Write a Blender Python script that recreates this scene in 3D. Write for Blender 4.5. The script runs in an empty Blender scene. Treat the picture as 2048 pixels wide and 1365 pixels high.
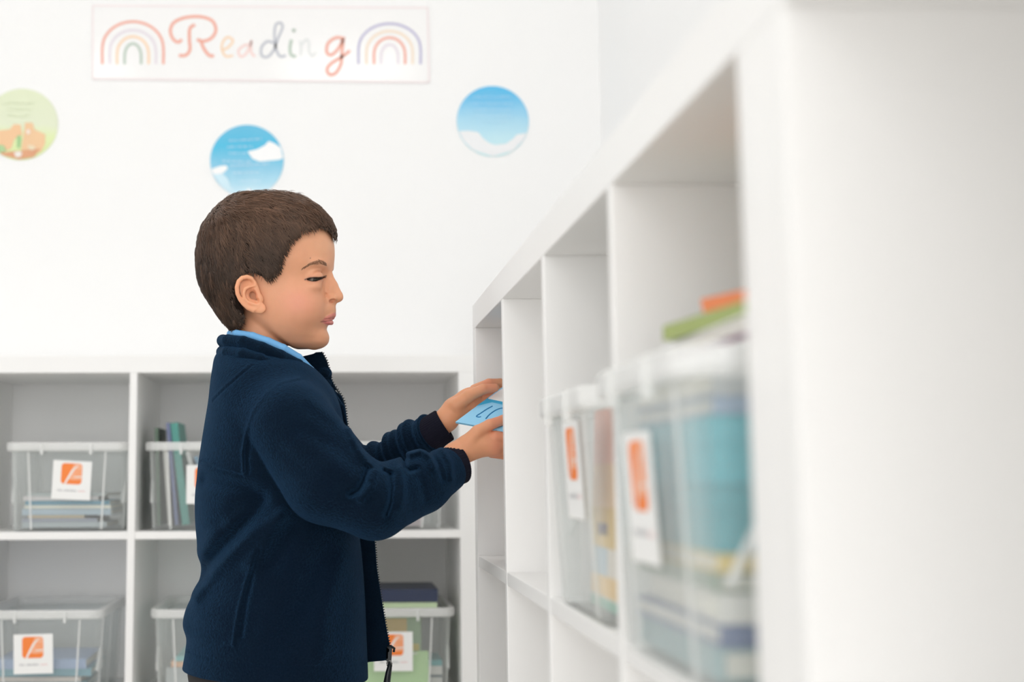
import bpy, math, random
import numpy as np
from mathutils import Matrix, Vector
C = bpy.context.scene
COL = C.collection
# ------------------------------------------------------------------ camera
FPX, CX, CY = 2828.0, 746.0, 599.0
YAW, PITCH, ROLL = 0.0259, 0.1228, -0.0037
CAMZ = 0.859
def cam_rows():
    f = np.array([math.sin(YAW)*math.cos(PITCH), math.cos(YAW)*math.cos(PITCH), math.sin(PITCH)])
    r = np.array([math.cos(YAW), -math.sin(YAW), 0.0]); u = np.cross(r, f)
    c, s = math.cos(ROLL), math.sin(ROLL)
    return np.array([c*r+s*u, -s*r+c*u, f])
RW = cam_rows()
cam = bpy.data.cameras.new('camera'); co = bpy.data.objects.new('camera', cam); COL.objects.link(co)
M = Matrix.Identity(4)
for i in range(3):
    M[i][0] = RW[0][i]; M[i][1] = RW[1][i]; M[i][2] = -RW[2][i]
M[2][3] = CAMZ
co.matrix_world = M
cam.sensor_fit = 'HORIZONTAL'; cam.sensor_width = 36.0; cam.lens = FPX/2048*36
cam.shift_x = (1024-CX)/2048; cam.shift_y = (CY-682.5)/2048
cam.clip_start = 0.05; cam.clip_end = 60
cam.dof.use_dof = True; cam.dof.focus_distance = 1.93; cam.dof.aperture_fstop = 3.7
C.camera = co
# ------------------------------------------------------------------ world, lights, exposure
C.view_settings.view_transform = 'Standard'; C.view_settings.look = 'None'
C.view_settings.gamma = 1.0; C.view_settings.use_curve_mapping = False
C.view_settings.exposure = -1.77
C.cycles.max_bounces = 16; C.cycles.diffuse_bounces = 12; C.cycles.glossy_bounces = 6; C.cycles.transparent_max_bounces = 32
w = bpy.data.worlds.new('world'); C.world = w; w.use_nodes = True
w.node_tree.nodes['Background'].inputs[0].default_value = (0.85, 0.93, 1.0, 1)
w.node_tree.nodes['Background'].inputs[1].default_value = 2.0
def area(name, loc, rot, sx, sy, power, color=(1,1,1)):
    l = bpy.data.lights.new(name, 'AREA'); l.shape = 'RECTANGLE'; l.size = sx; l.size_y = sy
    l.energy = power; l.color = color
    o = bpy.data.objects.new(name, l); o.location = loc; o.rotation_euler = rot; COL.objects.link(o)
    return o
XR, XL, YB, YF, ZC = 0.655, -3.3, 3.4145, -2.6, 2.75       # the room
PANELS = [(x, y) for x in (-2.6, -1.25, 0.05) for y in (-1.4, 0.5, 2.35)]
for i, (x, y) in enumerate(PANELS):
    area('ceiling_panel_light', (x, y, ZC-0.045), (0, 0, 0), 0.56, 0.56, (2.0, 10.5, 6.0)[i % 3], (1, 0.99, 0.975))
area('window_fill_light', (XL+0.12, 1.0, 1.55), (0, math.radians(-90), 0), 1.5, 3.4, 38, (0.95, 0.97, 1.0))
area('window_fill_light', (-0.42, YF+0.12, 1.3), (math.radians(90), 0, 0), 1.7, 1.9, 148, (1.0, 0.99, 0.98))  # added fill behind the camera, facing the back bookcase cells

# ------------------------------------------------------------------ helpers
def at(x, y, Y):
    "a point of the photograph on the upright plane Y"
    d = RW.T @ np.array([(x-CX)/FPX, -(y-CY)/FPX, 1.0]); t = Y/d[1]
    return np.array([d[0]*t, Y, CAMZ+d[2]*t])
def atX(x, y, X):
    d = RW.T @ np.array([(x-CX)/FPX, -(y-CY)/FPX, 1.0]); t = X/d[0]
    return np.array([X, d[1]*t, CAMZ+d[2]*t])
def nmat(name):
    m = bpy.data.materials.new(name); m.use_nodes = True
    return m, m.node_tree, m.node_tree.nodes['Principled BSDF']
def mat(name, col, rough=0.5, noise=0.0, nscale=20, bump=0.0, bscale=200, spec=0.5, sheen=0.0, metal=0.0):
    m, nt, b = nmat(name)
    b.inputs['Base Color'].default_value = (*col, 1); b.inputs['Roughness'].default_value = rough
    b.inputs['Specular IOR Level'].default_value = spec; b.inputs['Metallic'].default_value = metal
    b.inputs['Sheen Weight'].default_value = sheen
    if noise or bump:
        tc = nt.nodes.new('ShaderNodeTexCoord')
    if noise:
        n = nt.nodes.new('ShaderNodeTexNoise'); n.inputs['Scale'].default_value = nscale; n.inputs['Detail'].default_value = 4
        r = nt.nodes.new('ShaderNodeMapRange'); r.inputs['To Min'].default_value = 1-noise; r.inputs['To Max'].default_value = 1+noise
        mx = nt.nodes.new('ShaderNodeVectorMath'); mx.operation = 'SCALE'; mx.inputs[0].default_value = col
        nt.links.new(tc.outputs['Object'], n.inputs['Vector']); nt.links.new(n.outputs['Fac'], r.inputs['Value'])
        nt.links.new(r.outputs[0], mx.inputs['Scale']); nt.links.new(mx.outputs[0], b.inputs['Base Color'])
    if bump:
        n2 = nt.nodes.new('ShaderNodeTexNoise'); n2.inputs['Scale'].default_value = bscale; n2.inputs['Detail'].default_value = 3
        bp = nt.nodes.new('ShaderNodeBump'); bp.inputs['Strength'].default_value = bump; bp.inputs['Distance'].default_value = 0.002
        nt.links.new(tc.outputs['Object'], n2.inputs['Vector']); nt.links.new(n2.outputs['Fac'], bp.inputs['Height'])
        nt.links.new(bp.outputs[0], b.inputs['Normal'])
    return m
def plastic(name, col, alpha, rough=0.25):
    "clear moulded plastic: thin walls, part see-through, part milky"
    m = bpy.data.materials.new(name); m.use_nodes = True; nt = m.node_tree
    b = nt.nodes['Principled BSDF']; out = nt.nodes['Material Output']
    b.inputs['Base Color'].default_value = (*col, 1); b.inputs['Roughness'].default_value = rough
    t = nt.nodes.new('ShaderNodeBsdfTransparent'); t.inputs[0].default_value = (0.97, 0.98, 0.98, 1)
    mx = nt.nodes.new('ShaderNodeMixShader'); lw = nt.nodes.new('ShaderNodeLayerWeight'); lw.inputs[0].default_value = 0.35
    mr = nt.nodes.new('ShaderNodeMapRange'); mr.inputs['To Min'].default_value = alpha; mr.inputs['To Max'].default_value = min(1, alpha+0.3)
    nt.links.new(lw.outputs['Facing'], mr.inputs['Value']); nt.links.new(mr.outputs[0], mx.inputs[0])
    nt.links.new(t.outputs[0], mx.inputs[1]); nt.links.new(b.outputs[0], mx.inputs[2]); nt.links.new(mx.outputs[0], out.inputs[0])
    return m
def tag(o, label=None, cat=None, group=None, kind=None):
    if label: o['label'] = label
    if cat: o['category'] = cat
    if group: o['group'] = group
    if kind: o['kind'] = kind
    return o
def empty(name, loc, rz=0.0):
    o = bpy.data.objects.new(name, None); o.location = loc; o.rotation_euler = (0, 0, rz); o.empty_display_size = 0.05
    COL.objects.link(o); return o
class MB:
    def __init__(s): s.v = []; s.f = []; s.m = []
    def add(s, V, F, mi=0):
        n = len(s.v); s.v += [tuple(map(float, p)) for p in V]; s.f += [tuple(i+n for i in f) for f in F]; s.m += [mi]*len(F)
        return s
    def box(s, x0, y0, z0, x1, y1, z1, mi=0):
        V = [(x, y, z) for x in (x0, x1) for y in (y0, y1) for z in (z0, z1)]
        return s.add(V, [(0,1,3,2), (4,6,7,5), (0,4,5,1), (2,3,7,6), (0,2,6,4), (1,5,7,3)], mi)
    def hexa(s, lo, hi, mi=0):
        "lo, hi: four corner points each, counter-clockwise from above"
        return s.add(list(lo)+list(hi), [(3,2,1,0), (4,5,6,7), (0,1,5,4), (1,2,6,5), (2,3,7,6), (3,0,4,7)], mi)
    def prism(s, pts, a, b, mi=0):
        "pts: outline in 3D; a, b: offsets"
        n = len(pts); P = [np.array(p) for p in pts]
        V = [p+a for p in P]+[p+b for p in P]
        return s.add(V, [tuple(range(n))[::-1], tuple(range(n, 2*n))]+[(i, (i+1) % n, n+(i+1) % n, n+i) for i in range(n)], mi)
    def tube(s, pts, r, n=10, mi=0, closed=False):
        P = [np.array(p, float) for p in pts]; k = len(P); rs = r if hasattr(r, '__len__') else [r]*k
        V = []; up = np.array([0, 0, 1.0])
        for i in range(k):
            t = P[min(i+1, k-1)]-P[max(i-1, 0)]; t /= np.linalg.norm(t)+1e-9
            a = np.cross(t, up)
            if np.linalg.norm(a) < 1e-3: a = np.cross(t, [1, 0, 0])
            a /= np.linalg.norm(a); b = np.cross(t, a)
            for j in range(n):
                th = 2*math.pi*j/n; V.append(P[i]+rs[i]*(math.cos(th)*a+math.sin(th)*b))
        F = [(i*n+j, i*n+(j+1) % n, (i+1)*n+(j+1) % n, (i+1)*n+j) for i in range(k-1) for j in range(n)]
        F += [tuple(range(n))[::-1], tuple(range((k-1)*n, k*n))]
        return s.add(V, F, mi)
    def build(s, name, mats, parent=None, bevel=0.0, smooth=False, loc=None):
        me = bpy.data.meshes.new(name); me.from_pydata(s.v, [], s.f)
        for m_ in (mats if isinstance(mats, (list, tuple)) else [mats]): me.materials.append(m_)
        me.polygons.foreach_set('material_index', s.m)
        if smooth: me.polygons.foreach_set('use_smooth', [True]*len(s.f))
        me.update()
        import bmesh
        bm = bmesh.new(); bm.from_mesh(me); bmesh.ops.recalc_face_normals(bm, faces=bm.faces); bm.to_mesh(me); bm.free()
        o = bpy.data.objects.new(name, me); COL.objects.link(o)
        if parent: o.parent = parent
        if loc is not None: o.location = loc
        if bevel:
            b = o.modifiers.new('bevel', 'BEVEL'); b.width = bevel; b.segments = 2; b.limit_method = 'ANGLE'
        return o
def copy_tree(o, parent=None):
    c = o.copy(); COL.objects.link(c)
    if parent: c.parent = parent
    for ch in list(o.children): copy_tree(ch, c)
    return c
def spline(pts, n=8):
    P = [np.array(p, float) for p in pts]; P = [2*P[0]-P[1]]+P+[2*P[-1]-P[-2]]; out = []
    for i in range(1, len(P)-2):
        for k in range(n):
            t = k/n; a, b, c, d = P[i-1:i+3]
            out.append(0.5*(2*b+(c-a)*t+(2*a-5*b+4*c-d)*t*t+(3*b-a-3*c+d)*t**3))
    out.append(P[-2]); return out
# ------------------------------------------------------------------ materials
M_wall = mat('painted_wall', (0.9, 0.9, 0.9), 0.7, noise=0.01, nscale=3, bump=0.05, bscale=300)
M_ceil = mat('ceiling_tile', (0.86, 0.86, 0.85), 0.8, noise=0.02, nscale=40, bump=0.2, bscale=150)
M_floor = mat('carpet', (0.68, 0.655, 0.62), 0.95, noise=0.15, nscale=120, bump=0.4, bscale=500)
M_lam = mat('white_laminate', (0.9, 0.894, 0.885), 0.4, noise=0.006, nscale=5, spec=0.4)
M_trim = mat('white_trim', (0.82, 0.82, 0.81), 0.4)
M_bin = plastic('clear_plastic_wall', (0.92, 0.93, 0.92), 0.085)
M_rim = plastic('clear_plastic_rim', (0.93, 0.93, 0.92), 0.5, 0.3)
M_paper = mat('white_paper', (0.9, 0.9, 0.89), 0.5)
M_pages = mat('book_pages', (0.78, 0.75, 0.68), 0.8, noise=0.08, nscale=300)
M_or1 = mat('orange_print', (0.95, 0.24, 0.04), 0.5)
M_or2 = mat('pale_orange_print', (0.95, 0.45, 0.26), 0.5)
M_ink = mat('grey_ink', (0.5, 0.5, 0.52), 0.6)
M_inkr = mat('pink_ink', (0.85, 0.6, 0.6), 0.6)
M_lampm = bpy.data.materials.new('lit_diffuser'); M_lampm.use_nodes = True
_n = M_lampm.node_tree; _b = _n.nodes['Principled BSDF']; _b.inputs['Emission Color'].default_value = (1, 0.98, 0.95, 1); _b.inputs['Emission Strength'].default_value = 4.0
# ------------------------------------------------------------------ room
def struct(name, mb, m, **k): return tag(mb.build(name, m, **k), kind='structure')
T = 0.1
struct('floor', MB().box(XL-T, YF-T, -T, XR+T, YB+T, 0), M_floor)
struct('ceiling', MB().box(XL-T, YF-T, ZC, XR+T, YB+T, ZC+T), M_ceil)
struct('wall_back', MB().box(XL-T, YB, 0, XR+T, YB+T, ZC), M_wall)
struct('wall_right', MB().box(XR, YF-T, 0, XR+T, YB, ZC), M_wall)
FX0, FX1, FZ0, FZ1 = -1.3, 0.46, 0.3, 2.3  # made-up opening in the front wall, placed for the fill light
struct('wall_front', MB().box(XL-T, YF-T, 0, FX0, YF, ZC).box(FX1, YF-T, 0, XR, YF, ZC).box(FX0, YF-T, 0, FX1, YF, FZ0).box(FX0, YF-T, FZ1, FX1, YF, ZC), M_wall)
wf = MB()
for x in (FX0, (FX0+FX1)/2-0.025, FX1-0.05): wf.box(x, YF-0.07, FZ0, x+0.05, YF-0.02, FZ1)
wf.box(FX0, YF-0.07, FZ0, FX1, YF-0.02, FZ0+0.05).box(FX0, YF-0.07, FZ1-0.05, FX1, YF-0.02, FZ1)
struct('added_window', wf, M_trim)  # frame added around the fill light, no known window here
WY0, WY1, WZ0, WZ1 = -0.8, 2.8, 0.75, 2.35
struct('wall_left', MB().box(XL-T, YF, 0, XL, WY0, ZC).box(XL-T, WY1, 0, XL, YB, ZC).box(XL-T, WY0, 0, XL, WY1, WZ0).box(XL-T, WY0, WZ1, XL, WY1, ZC), M_wall)
wf = MB()
for y in (WY0, WY0+0.87, WY0+1.765, WY0+2.66, WY1-0.05): wf.box(XL-0.07, y, WZ0, XL-0.02, y+0.05, WZ1)
wf.box(XL-0.07, WY0, WZ0, XL-0.02, WY1, WZ0+0.05).box(XL-0.07, WY0, WZ1-0.05, XL-0.02, WY1, WZ1)
struct('window_1', wf, M_trim)
struct('trim_1', MB().box(XL, WY0-0.05, WZ0-0.03, XL+0.12, WY1+0.05, WZ0), M_trim)
struct('baseboard_back', MB().box(XL, YB-0.015, 0, XR, YB, 0.09), M_trim)
struct('baseboard_right', MB().box(XR-0.015, YF, 0, XR, YB-0.015, 0.09), M_trim)
struct('baseboard_left', MB().box(XL, YF, 0, XL+0.015, YB-0.015, 0.09), M_trim)
for i, (x, y) in enumerate(PANELS):
    t = empty('ceiling_light', (x, y, ZC-0.035))
    tag(t, 'square lit ceiling panel, %s column, %s' % (('window side', 'middle', 'bookcase side')[i//3], ('far behind the camera', 'just above the camera', 'nearest the back wall')[i % 3]), 'ceiling light', 'ceiling light panels')
    MB().box(-0.31, -0.31, 0, -0.29, 0.31, 0.035).box(0.29, -0.31, 0, 0.31, 0.31, 0.035).box(-0.29, -0.31, 0, 0.29, -0.29, 0.035).box(-0.29, 0.29, 0, 0.29, 0.31, 0.035).build('frame', M_trim, t)
    MB().box(-0.29, -0.29, 0.008, 0.29, 0.29, 0.02).build('diffuser', M_lampm, t)
# ------------------------------------------------------------------ bookcases: four cells wide, three high
CELL, TH, OUT, DEP = 0.335, 0.016, 0.038, 0.385
ZT = CAMZ+0.2156                      # top of the uppermost openings
ROWZ = [ZT-CELL, ZT-2*CELL-TH, ZT-3*CELL-2*TH]    # floors of the three rows of cells
def bookcase(name, loc, rz, label):
    "local frame: x along the front from the left inner face, y into the case, z up from the floor"
    t = empty(name, loc, rz); tag(t, label, 'bookcase', 'white cube bookcases')
    L = 4*CELL+3*TH
    MB().box(-OUT, 0, ZT, L+OUT, DEP, ZT+OUT).build('top_board', M_lam, t, 0.0012)
    MB().box(-OUT, 0, 0, L+OUT, DEP, ROWZ[2]).build('bottom_board', M_lam, t, 0.0012)
    for x in (-OUT, L): MB().box(x, 0, ROWZ[2], x+OUT, DEP, ZT).build('side_panel', M_lam, t, 0.0012)
    for k in range(3):
        x = (k+1)*CELL+k*TH; MB().box(x, 0, ROWZ[2], x+TH, DEP, ZT).build('divider', M_lam, t, 0.001)
    for k in range(4):
        for z in ROWZ[:2]:
            x = k*(CELL+TH); MB().box(x, 0.0006, z-TH, x+CELL, DEP, z).build('shelf', M_lam, t, 0.001)
    return t
X0, Y0, YBK = 0.2063, 2.0925, 3.0243
XBK = -0.4408+TH-2*(CELL+TH)+0.0      # inner left face of the back case
bookcase('bookcase', (XBK, YBK, 0), 0, 'long white cube bookcase against the back wall, below the colourful banner')
bookcase('bookcase', (X0, Y0, 0), math.radians(-90), 'white cube bookcase along the right wall that the boy reaches into')
bookcase('bookcase', (X0, Y0-4*CELL-3*TH-2*OUT, 0), math.radians(-90), 'blurred white bookcase nearest the camera, closing the right edge of the photo')
# ------------------------------------------------------------------ storage bins
BW, BD, BH = 0.262, 0.352, 0.188
def rrect(w, d, r, z, n=5):
    out = []
    for cx, cy, a0 in ((w/2-r, d/2-r, 0), (-w/2+r, d/2-r, 90), (-w/2+r, -d/2+r, 180), (w/2-r, -d/2+r, 270)):
        for k in range(n+1):
            a = math.radians(a0+90*k/n); out.append((cx+r*math.cos(a), cy+r*math.sin(a), z))
    return out
def loft(mb, rings, cap_first=True, cap_last=False, mi=0):
    n = len(rings[0]); V = [p for r in rings for p in r]; F = []
    for i in range(len(rings)-1):
        F += [(i*n+j, i*n+(j+1) % n, (i+1)*n+(j+1) % n, (i+1)*n+j) for j in range(n)]
    if cap_first: F.append(tuple(range(n)))
    if cap_last: F.append(tuple(range((len(rings)-1)*n, len(rings)*n)))
    return mb.add(V, F, mi)
def shift(ring, dx=0, dy=0, dz=0): return [(a+dx, b+dy, c+dz) for a, b, c in ring]
def make_bin():
    "local frame: front towards -y, base at z 0"
    t = empty('storage_bin', (0, 0, 0))
    b = MB(); w0, d0 = 0.226, 0.312; w1, d1 = BW-0.018, BD-0.018; tw = 0.002
    loft(b, [rrect(w0, d0, 0.014, 0), rrect(w0+0.004, d0+0.004, 0.016, 0.004), rrect(w1, d1, 0.02, BH-0.014),
             rrect(w1-2*tw, d1-2*tw, 0.019, BH-0.014), rrect(w0, d0, 0.014, 0.006), rrect(w0-0.01, d0-0.01, 0.012, tw+0.001)], True, True)
    b.build('bin_body', M_bin, t, smooth=False)
    r = MB()
    loft(r, [rrect(w1-0.001, d1-0.001, 0.02, BH-0.018), rrect(BW-0.004, BD-0.004, 0.026, BH-0.018), rrect(BW, BD, 0.028, BH-0.014), rrect(BW, BD, 0.028, BH-0.002), rrect(BW-0.003, BD-0.003, 0.027, BH),
             rrect(w1-0.004, d1-0.004, 0.018, BH), rrect(w1-0.006, d1-0.006, 0.018, BH-0.016), rrect(w1-0.001, d1-0.001, 0.02, BH-0.018)], False, False)
    r.build('rim', M_rim, t)
    for sx in (-1, 1):     # the two clips of the front rim
        MB().box(sx*0.052-0.003, -BD/2-0.003, BH-0.026, sx*0.052+0.003, -BD/2+0.004, BH-0.001).build('clip', M_rim, t, 0.001)
    def wx(z): return (w0+(w1-w0)*z/BH)/2
    def wy(z): return (d0+(d1-d0)*z/BH)/2
    z1 = BH-0.02
    for sx in (-1, 1):     # upright ribs near the front corners and the arched ribs of the sides
        g = MB(); g.hexa([(sx*0.074-0.002, -wy(0)-0.002, 0.004), (sx*0.074+0.002, -wy(0)-0.002, 0.004), (sx*0.074+0.002, -wy(0), 0.004), (sx*0.074-0.002, -wy(0), 0.004)],
               [(sx*0.082-0.002, -wy(z1)-0.002, z1), (sx*0.082+0.002, -wy(z1)-0.002, z1), (sx*0.082+0.002, -wy(z1), z1), (sx*0.082-0.002, -wy(z1), z1)]).build('front_rib', M_rim, t)
        for yy in (-0.118, 0.0, 0.118):
            g = MB(); g.hexa([(sx*wx(0), yy-0.003, 0.004), (sx*wx(0)+sx*0.003, yy-0.003, 0.004), (sx*wx(0)+sx*0.003, yy+0.003, 0.004), (sx*wx(0), yy+0.003, 0.004)],
                   [(sx*wx(z1), yy-0.003, z1), (sx*wx(z1)+sx*0.003, yy-0.003, z1), (sx*wx(z1)+sx*0.003, yy+0.003, z1), (sx*wx(z1), yy+0.003, z1)]).build('side_rib', M_rim, t)
        arc = [(sx*(wx(0.105-0.045*abs(q)**1.6)+0.0005), -0.118+0.03*q, 0.105-0.045*abs(q)**1.6) for q in np.linspace(-1, 1, 13)]
        MB().tube(arc, 0.003, 6).build('arched_rib', M_rim, t)
    s = MB()   # sticker: white square, rounded orange emblem with a pale feather-like page, a line of small print
    yz = lambda z: -wy(z)-0.0028
    def P(x, z, o=0.0): return (x, yz(z)-o, z)
    zc = 0.098; h = 0.041
    s.add([P(-h, zc-h), P(h, zc-h), P(h, zc+h), P(-h, zc+h)], [(0, 1, 2, 3)], 0)
    s.add([(x, y+0.0005, z) for x, y, z in [P(-h, zc-h), P(h, zc-h), P(h, zc+h), P(-h, zc+h)]], [(3, 2, 1, 0)], 0)
    sq = [(x, z) for x, z, _ in rrect(0.044, 0.044, 0.007, 0)]
    zo = zc+0.0135
    s.add([P(x-0.001, zo+z, 0.0003) for x, z in sq], [tuple(range(len(sq)))], 1)
    s.add([P(x, z, 0.0005) for x, z in [(-0.004, zo-0.012), (0.004, zo-0.013), (0.0205, zo-0.012), (0.0205, zo+0.017), (0.016, zo+0.0215), (0.004, zo+0.0215), (-0.003, zo+0.006), (-0.011, zo-0.014)]], [tuple(range(8))], 2)
    qp = [(-0.016, -0.022), (-0.012, -0.022), (-0.005, -0.008), (0.0015, 0.004), (0.008, 0.013), (0.015, 0.019), (0.006, 0.015), (-0.002, 0.006), (-0.009, -0.007)]
    s.add([P(x, zo+z, 0.0007) for x, z in qp], [tuple(range(9))], 0)
    for k in range(3):
        s.add([P(x, z, 0.0006) for x, z in [(0.004, zo-0.007+k*0.006), (0.02, zo-0.0065+k*0.006), (0.02, zo-0.0045+k*0.006), (0.006, zo-0.0055+k*0.006)]], [(0, 1, 2, 3)], 0 if k == 0 else 1)
    rnd = random.Random(4); x = -0.029
    while x < 0.03:
        wd = rnd.choice((0.0012, 0.0018, 0.0022)); hh = rnd.choice((0.003, 0.0042, 0.003))
        if abs(x+0.017) > 0.0015 and abs(x-0.012) > 0.0015:
            s.add([P(a, b, 0.0004) for a, b in [(x, zc-0.024), (x+wd, zc-0.024), (x+wd, zc-0.024+hh), (x, zc-0.024+hh)]], [(0, 1, 2, 3)], 3 if x < 0.012 else 4)
        x += wd+0.001
    s.build('sticker', [M_paper, M_or1, M_or2, M_ink, M_inkr], t)
    return t
BIN = make_bin(); _used = []
GB = 'clear plastic storage bins with orange stickers'
def place_bin(loc, rz, label, sdx=0.0, srot=0.0, sdz=0.0):
    o = BIN if not _used else copy_tree(BIN); _used.append(1)
    o.location = loc; o.rotation_euler = (0, 0, rz); tag(o, label, 'storage bin', GB)
    for ch in o.children:
        if ch.name.startswith('sticker'):
            piv = Vector((0, 0, 0.098)); ch.rotation_euler = (0, srot, 0)
            ch.location = piv-Matrix.Rotation(srot, 3, 'Y') @ piv+Vector((sdx, -sdz*0.07, sdz))
    return o
def cx_back(k): return XBK+k*(CELL+TH)+CELL/2
Z1, Z2 = ROWZ[0], ROWZ[1]
yb = YBK+BD/2+0.012
BINS = {}
def backbin(key, px, z, label, **k):
    x = at(px, 1000, YBK)[0]; BINS[key] = (x, yb, z); place_bin((x, yb, z), 0, label, **k)
backbin('A', 128, Z1, 'clear bin of flat books, upper row of the back bookcase, at the left photo edge', sdx=0.011, srot=0.05, sdz=0.01)
backbin('B', 409, Z1, 'clear bin of leaning upright books, right behind the back of the boy in navy', sdx=0.0, srot=0.0)
backbin('B2', 775, Z1, 'clear bin mostly hidden behind the forearms of the boy, in the back bookcase', sdx=0.0)
backbin('C', 83, Z2, 'clear bin half full of blue papers, lower row at the left photo edge', sdx=-0.014, srot=-0.02)
backbin('D', 425, Z2, 'clear bin beside the jacket hem, with a peach book inside, lower row', sdx=0.0)
backbin('E', 786, Z2, 'clear bin with yellow and green books inside and a dark blue book on its rim', sdx=-0.0, srot=0.0)
xr = X0+BD/2
YN1, YN2 = Y0-3.5*CELL-3*TH, Y0-2.5*CELL-2*TH
place_bin((xr-0.026, YN1, Z1), math.radians(-90), 'big blurred clear bin nearest the camera, under a green and orange pile', sdx=-0.022, sdz=0.006)
place_bin((xr-0.016, YN2, Z1), math.radians(-90), 'clear bin in the right bookcase with a tall yellow and peach cover inside', sdx=0.022, sdz=0.024)
# ------------------------------------------------------------------ books
def make_book(w, h, th, col, page=None, name='book', extra=None, solid=False, spine='x'):
    "lies flat: w along x, h along y, spine at -x, base at z 0"
    t = empty(name, (0, 0, 0)); m = mat('cover_'+name, col, 0.35, noise=0.06, nscale=30)
    c = 0.0011 if th < 0.012 else 0.002
    mb = MB().box(0, 0, 0, w, h, c).box(0, 0, th-c, w, h, th).box(0, 0, c, *((c, h, th-c) if spine == 'x' else (w, c, th-c)))
    if solid: mb = MB().box(0, 0, 0, w, h, th*0.62).box(-0.001, -0.001, th*0.62, w+0.001, h+0.001, th)
    ms = [m]
    if extra:      # flat print on the top cover and on the bottom cover: rectangles (x0,y0,x1,y1,colour)
        for i, (a, b_, c_, d, ec) in enumerate(extra):
            ms.append(mat('print_'+name, ec, 0.4)); 
            mb.add([(a*w, b_*h, th+0.0003), (c_*w, b_*h, th+0.0003), (c_*w, d*h, th+0.0003), (a*w, d*h, th+0.0003)], [(0, 1, 2, 3)], i+1)
            mb.add([(a*w, b_*h, -0.0003), (c_*w, b_*h, -0.0003), (c_*w, d*h, -0.0003), (a*w, d*h, -0.0003)], [(3, 2, 1, 0)], i+1)
    mb.build('cover', ms, t)
    if not solid: MB().box(*((c, 0.003, c) if spine == 'x' else (0.003, c, c)), w-0.003, h-0.003, th-c).build('pages', M_pages, t)
    return t
def flat(b, x, y, z, rz=0.0): b.location = (x, y, z); b.rotation_euler = (0, 0, rz); return b
def stand(b, M3, loc):
    b.matrix_world = Matrix.Translation(loc) @ M3.to_4x4(); return b
def axes(ax, ay, az): return Matrix((ax, ay, az)).transposed()
rnd = random.Random(7)
def stack(key, specs, group, label, x0=-0.1, d0=-0.13):
    x, y, z = BINS[key]; zz = z+0.007
    for i, (w, h, th, col, dx, rz, lab) in enumerate(specs):
        b = make_book(h, w, th, col, spine='y')      # long side along x, spine to the front
        flat(b, x+x0+dx, y+d0+rnd.uniform(0, 0.01), zz, rz); zz += th+0.0006
        tag(b, lab, 'book', group)
    return zz
gA = 'books lying in the bin at the left of the upper row'
stack('A', [(0.2, 0.18, 0.012, (0.45, 0.5, 0.52), 0.0, 0.0, 'grey blue book at the bottom of the pile in the upper left bin'),
            (0.2, 0.16, 0.007, (0.32, 0.34, 0.42), 0.0, 0.01, 'thin dark grey book near the bottom of the upper left bin'),
            (0.19, 0.12, 0.006, (0.75, 0.6, 0.38), 0.012, 0.0, 'thin sand coloured book low in the upper left bin'),
            (0.2, 0.19, 0.013, (0.42, 0.52, 0.6), 0.0, -0.015, 'grey blue book under the white one in the upper left bin'),
            (0.2, 0.185, 0.007, (0.85, 0.83, 0.72), 0.004, -0.03, 'cream edged book across the upper left bin'),
            (0.2, 0.18, 0.009, (0.1, 0.3, 0.42), 0.006, 0.0, 'teal book below the sticker of the upper left bin'),
            (0.19, 0.16, 0.009, (0.7, 0.66, 0.66), 0.002, 0.03, 'pale pink book above the teal one in the upper left bin'),
            (0.19, 0.17, 0.006, (0.45, 0.5, 0.5), 0.008, -0.04, 'topmost thin grey green book in the upper left bin')], gA, '')
# upright leaning books in bin B
x, y, z = BINS['B']
for i, (px, lean, h, col, lab) in enumerate([
        (-0.113, 0.04, 0.21, (0.07, 0.13, 0.08), 'dark green book standing against the left side of the bin behind the boy'),
        (-0.093, 0.08, 0.176, (0.62, 0.6, 0.56), 'grey spined upright book, second from the left side of the bin behind the boy'),
        (-0.084, 0.10, 0.222, (0.14, 0.17, 0.33), 'tall purple blue book poking out of the bin behind the boy'),
        (-0.073, 0.13, 0.222, (0.05, 0.32, 0.27), 'tall teal green book poking out of the bin behind the boy'),
        (-0.032, 0.3, 0.165, (0.66, 0.66, 0.64), 'pale leaning book in the middle of the bin behind the boy'),
        (-0.008, 0.42, 0.16, (0.08, 0.25, 0.4), 'blue book leaning further over in the bin behind the boy'),
        (0.03, 0.5, 0.15, (0.7, 0.7, 0.68), 'pale book leaning the most in the bin behind the boy')]):
    b = make_book(0.15, h, 0.016 if i == 3 else 0.008, col)
    s, c = math.sin(lean), math.cos(lean)
    # local x (width) goes into the shelf, local y (height) up with a lean to the left, local z (thickness) to the right
    ax = Vector((0, 1, 0)); ay = Vector((-s, 0, c)); az = Vector((c, 0, s))
    stand(b, axes(ax, ay, az), Vector((x+px+s*h*0.62, y-0.12+i*0.004, z+0.010)))
    tag(b, lab, 'book', 'upright books in the bin behind the boy')
gC = 'papers and books in the lower left bin'
stack('B2', [(0.2, 0.17, 0.012, (0.5, 0.42, 0.44), 0.005, 0.0, 'mauve book at the bottom of the bin under the forearms'),
             (0.2, 0.17, 0.02, (0.6, 0.5, 0.52), 0.01, 0.02, 'dusty pink book in the bin under the forearms')], 'books in the bin under the forearms', '')
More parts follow.
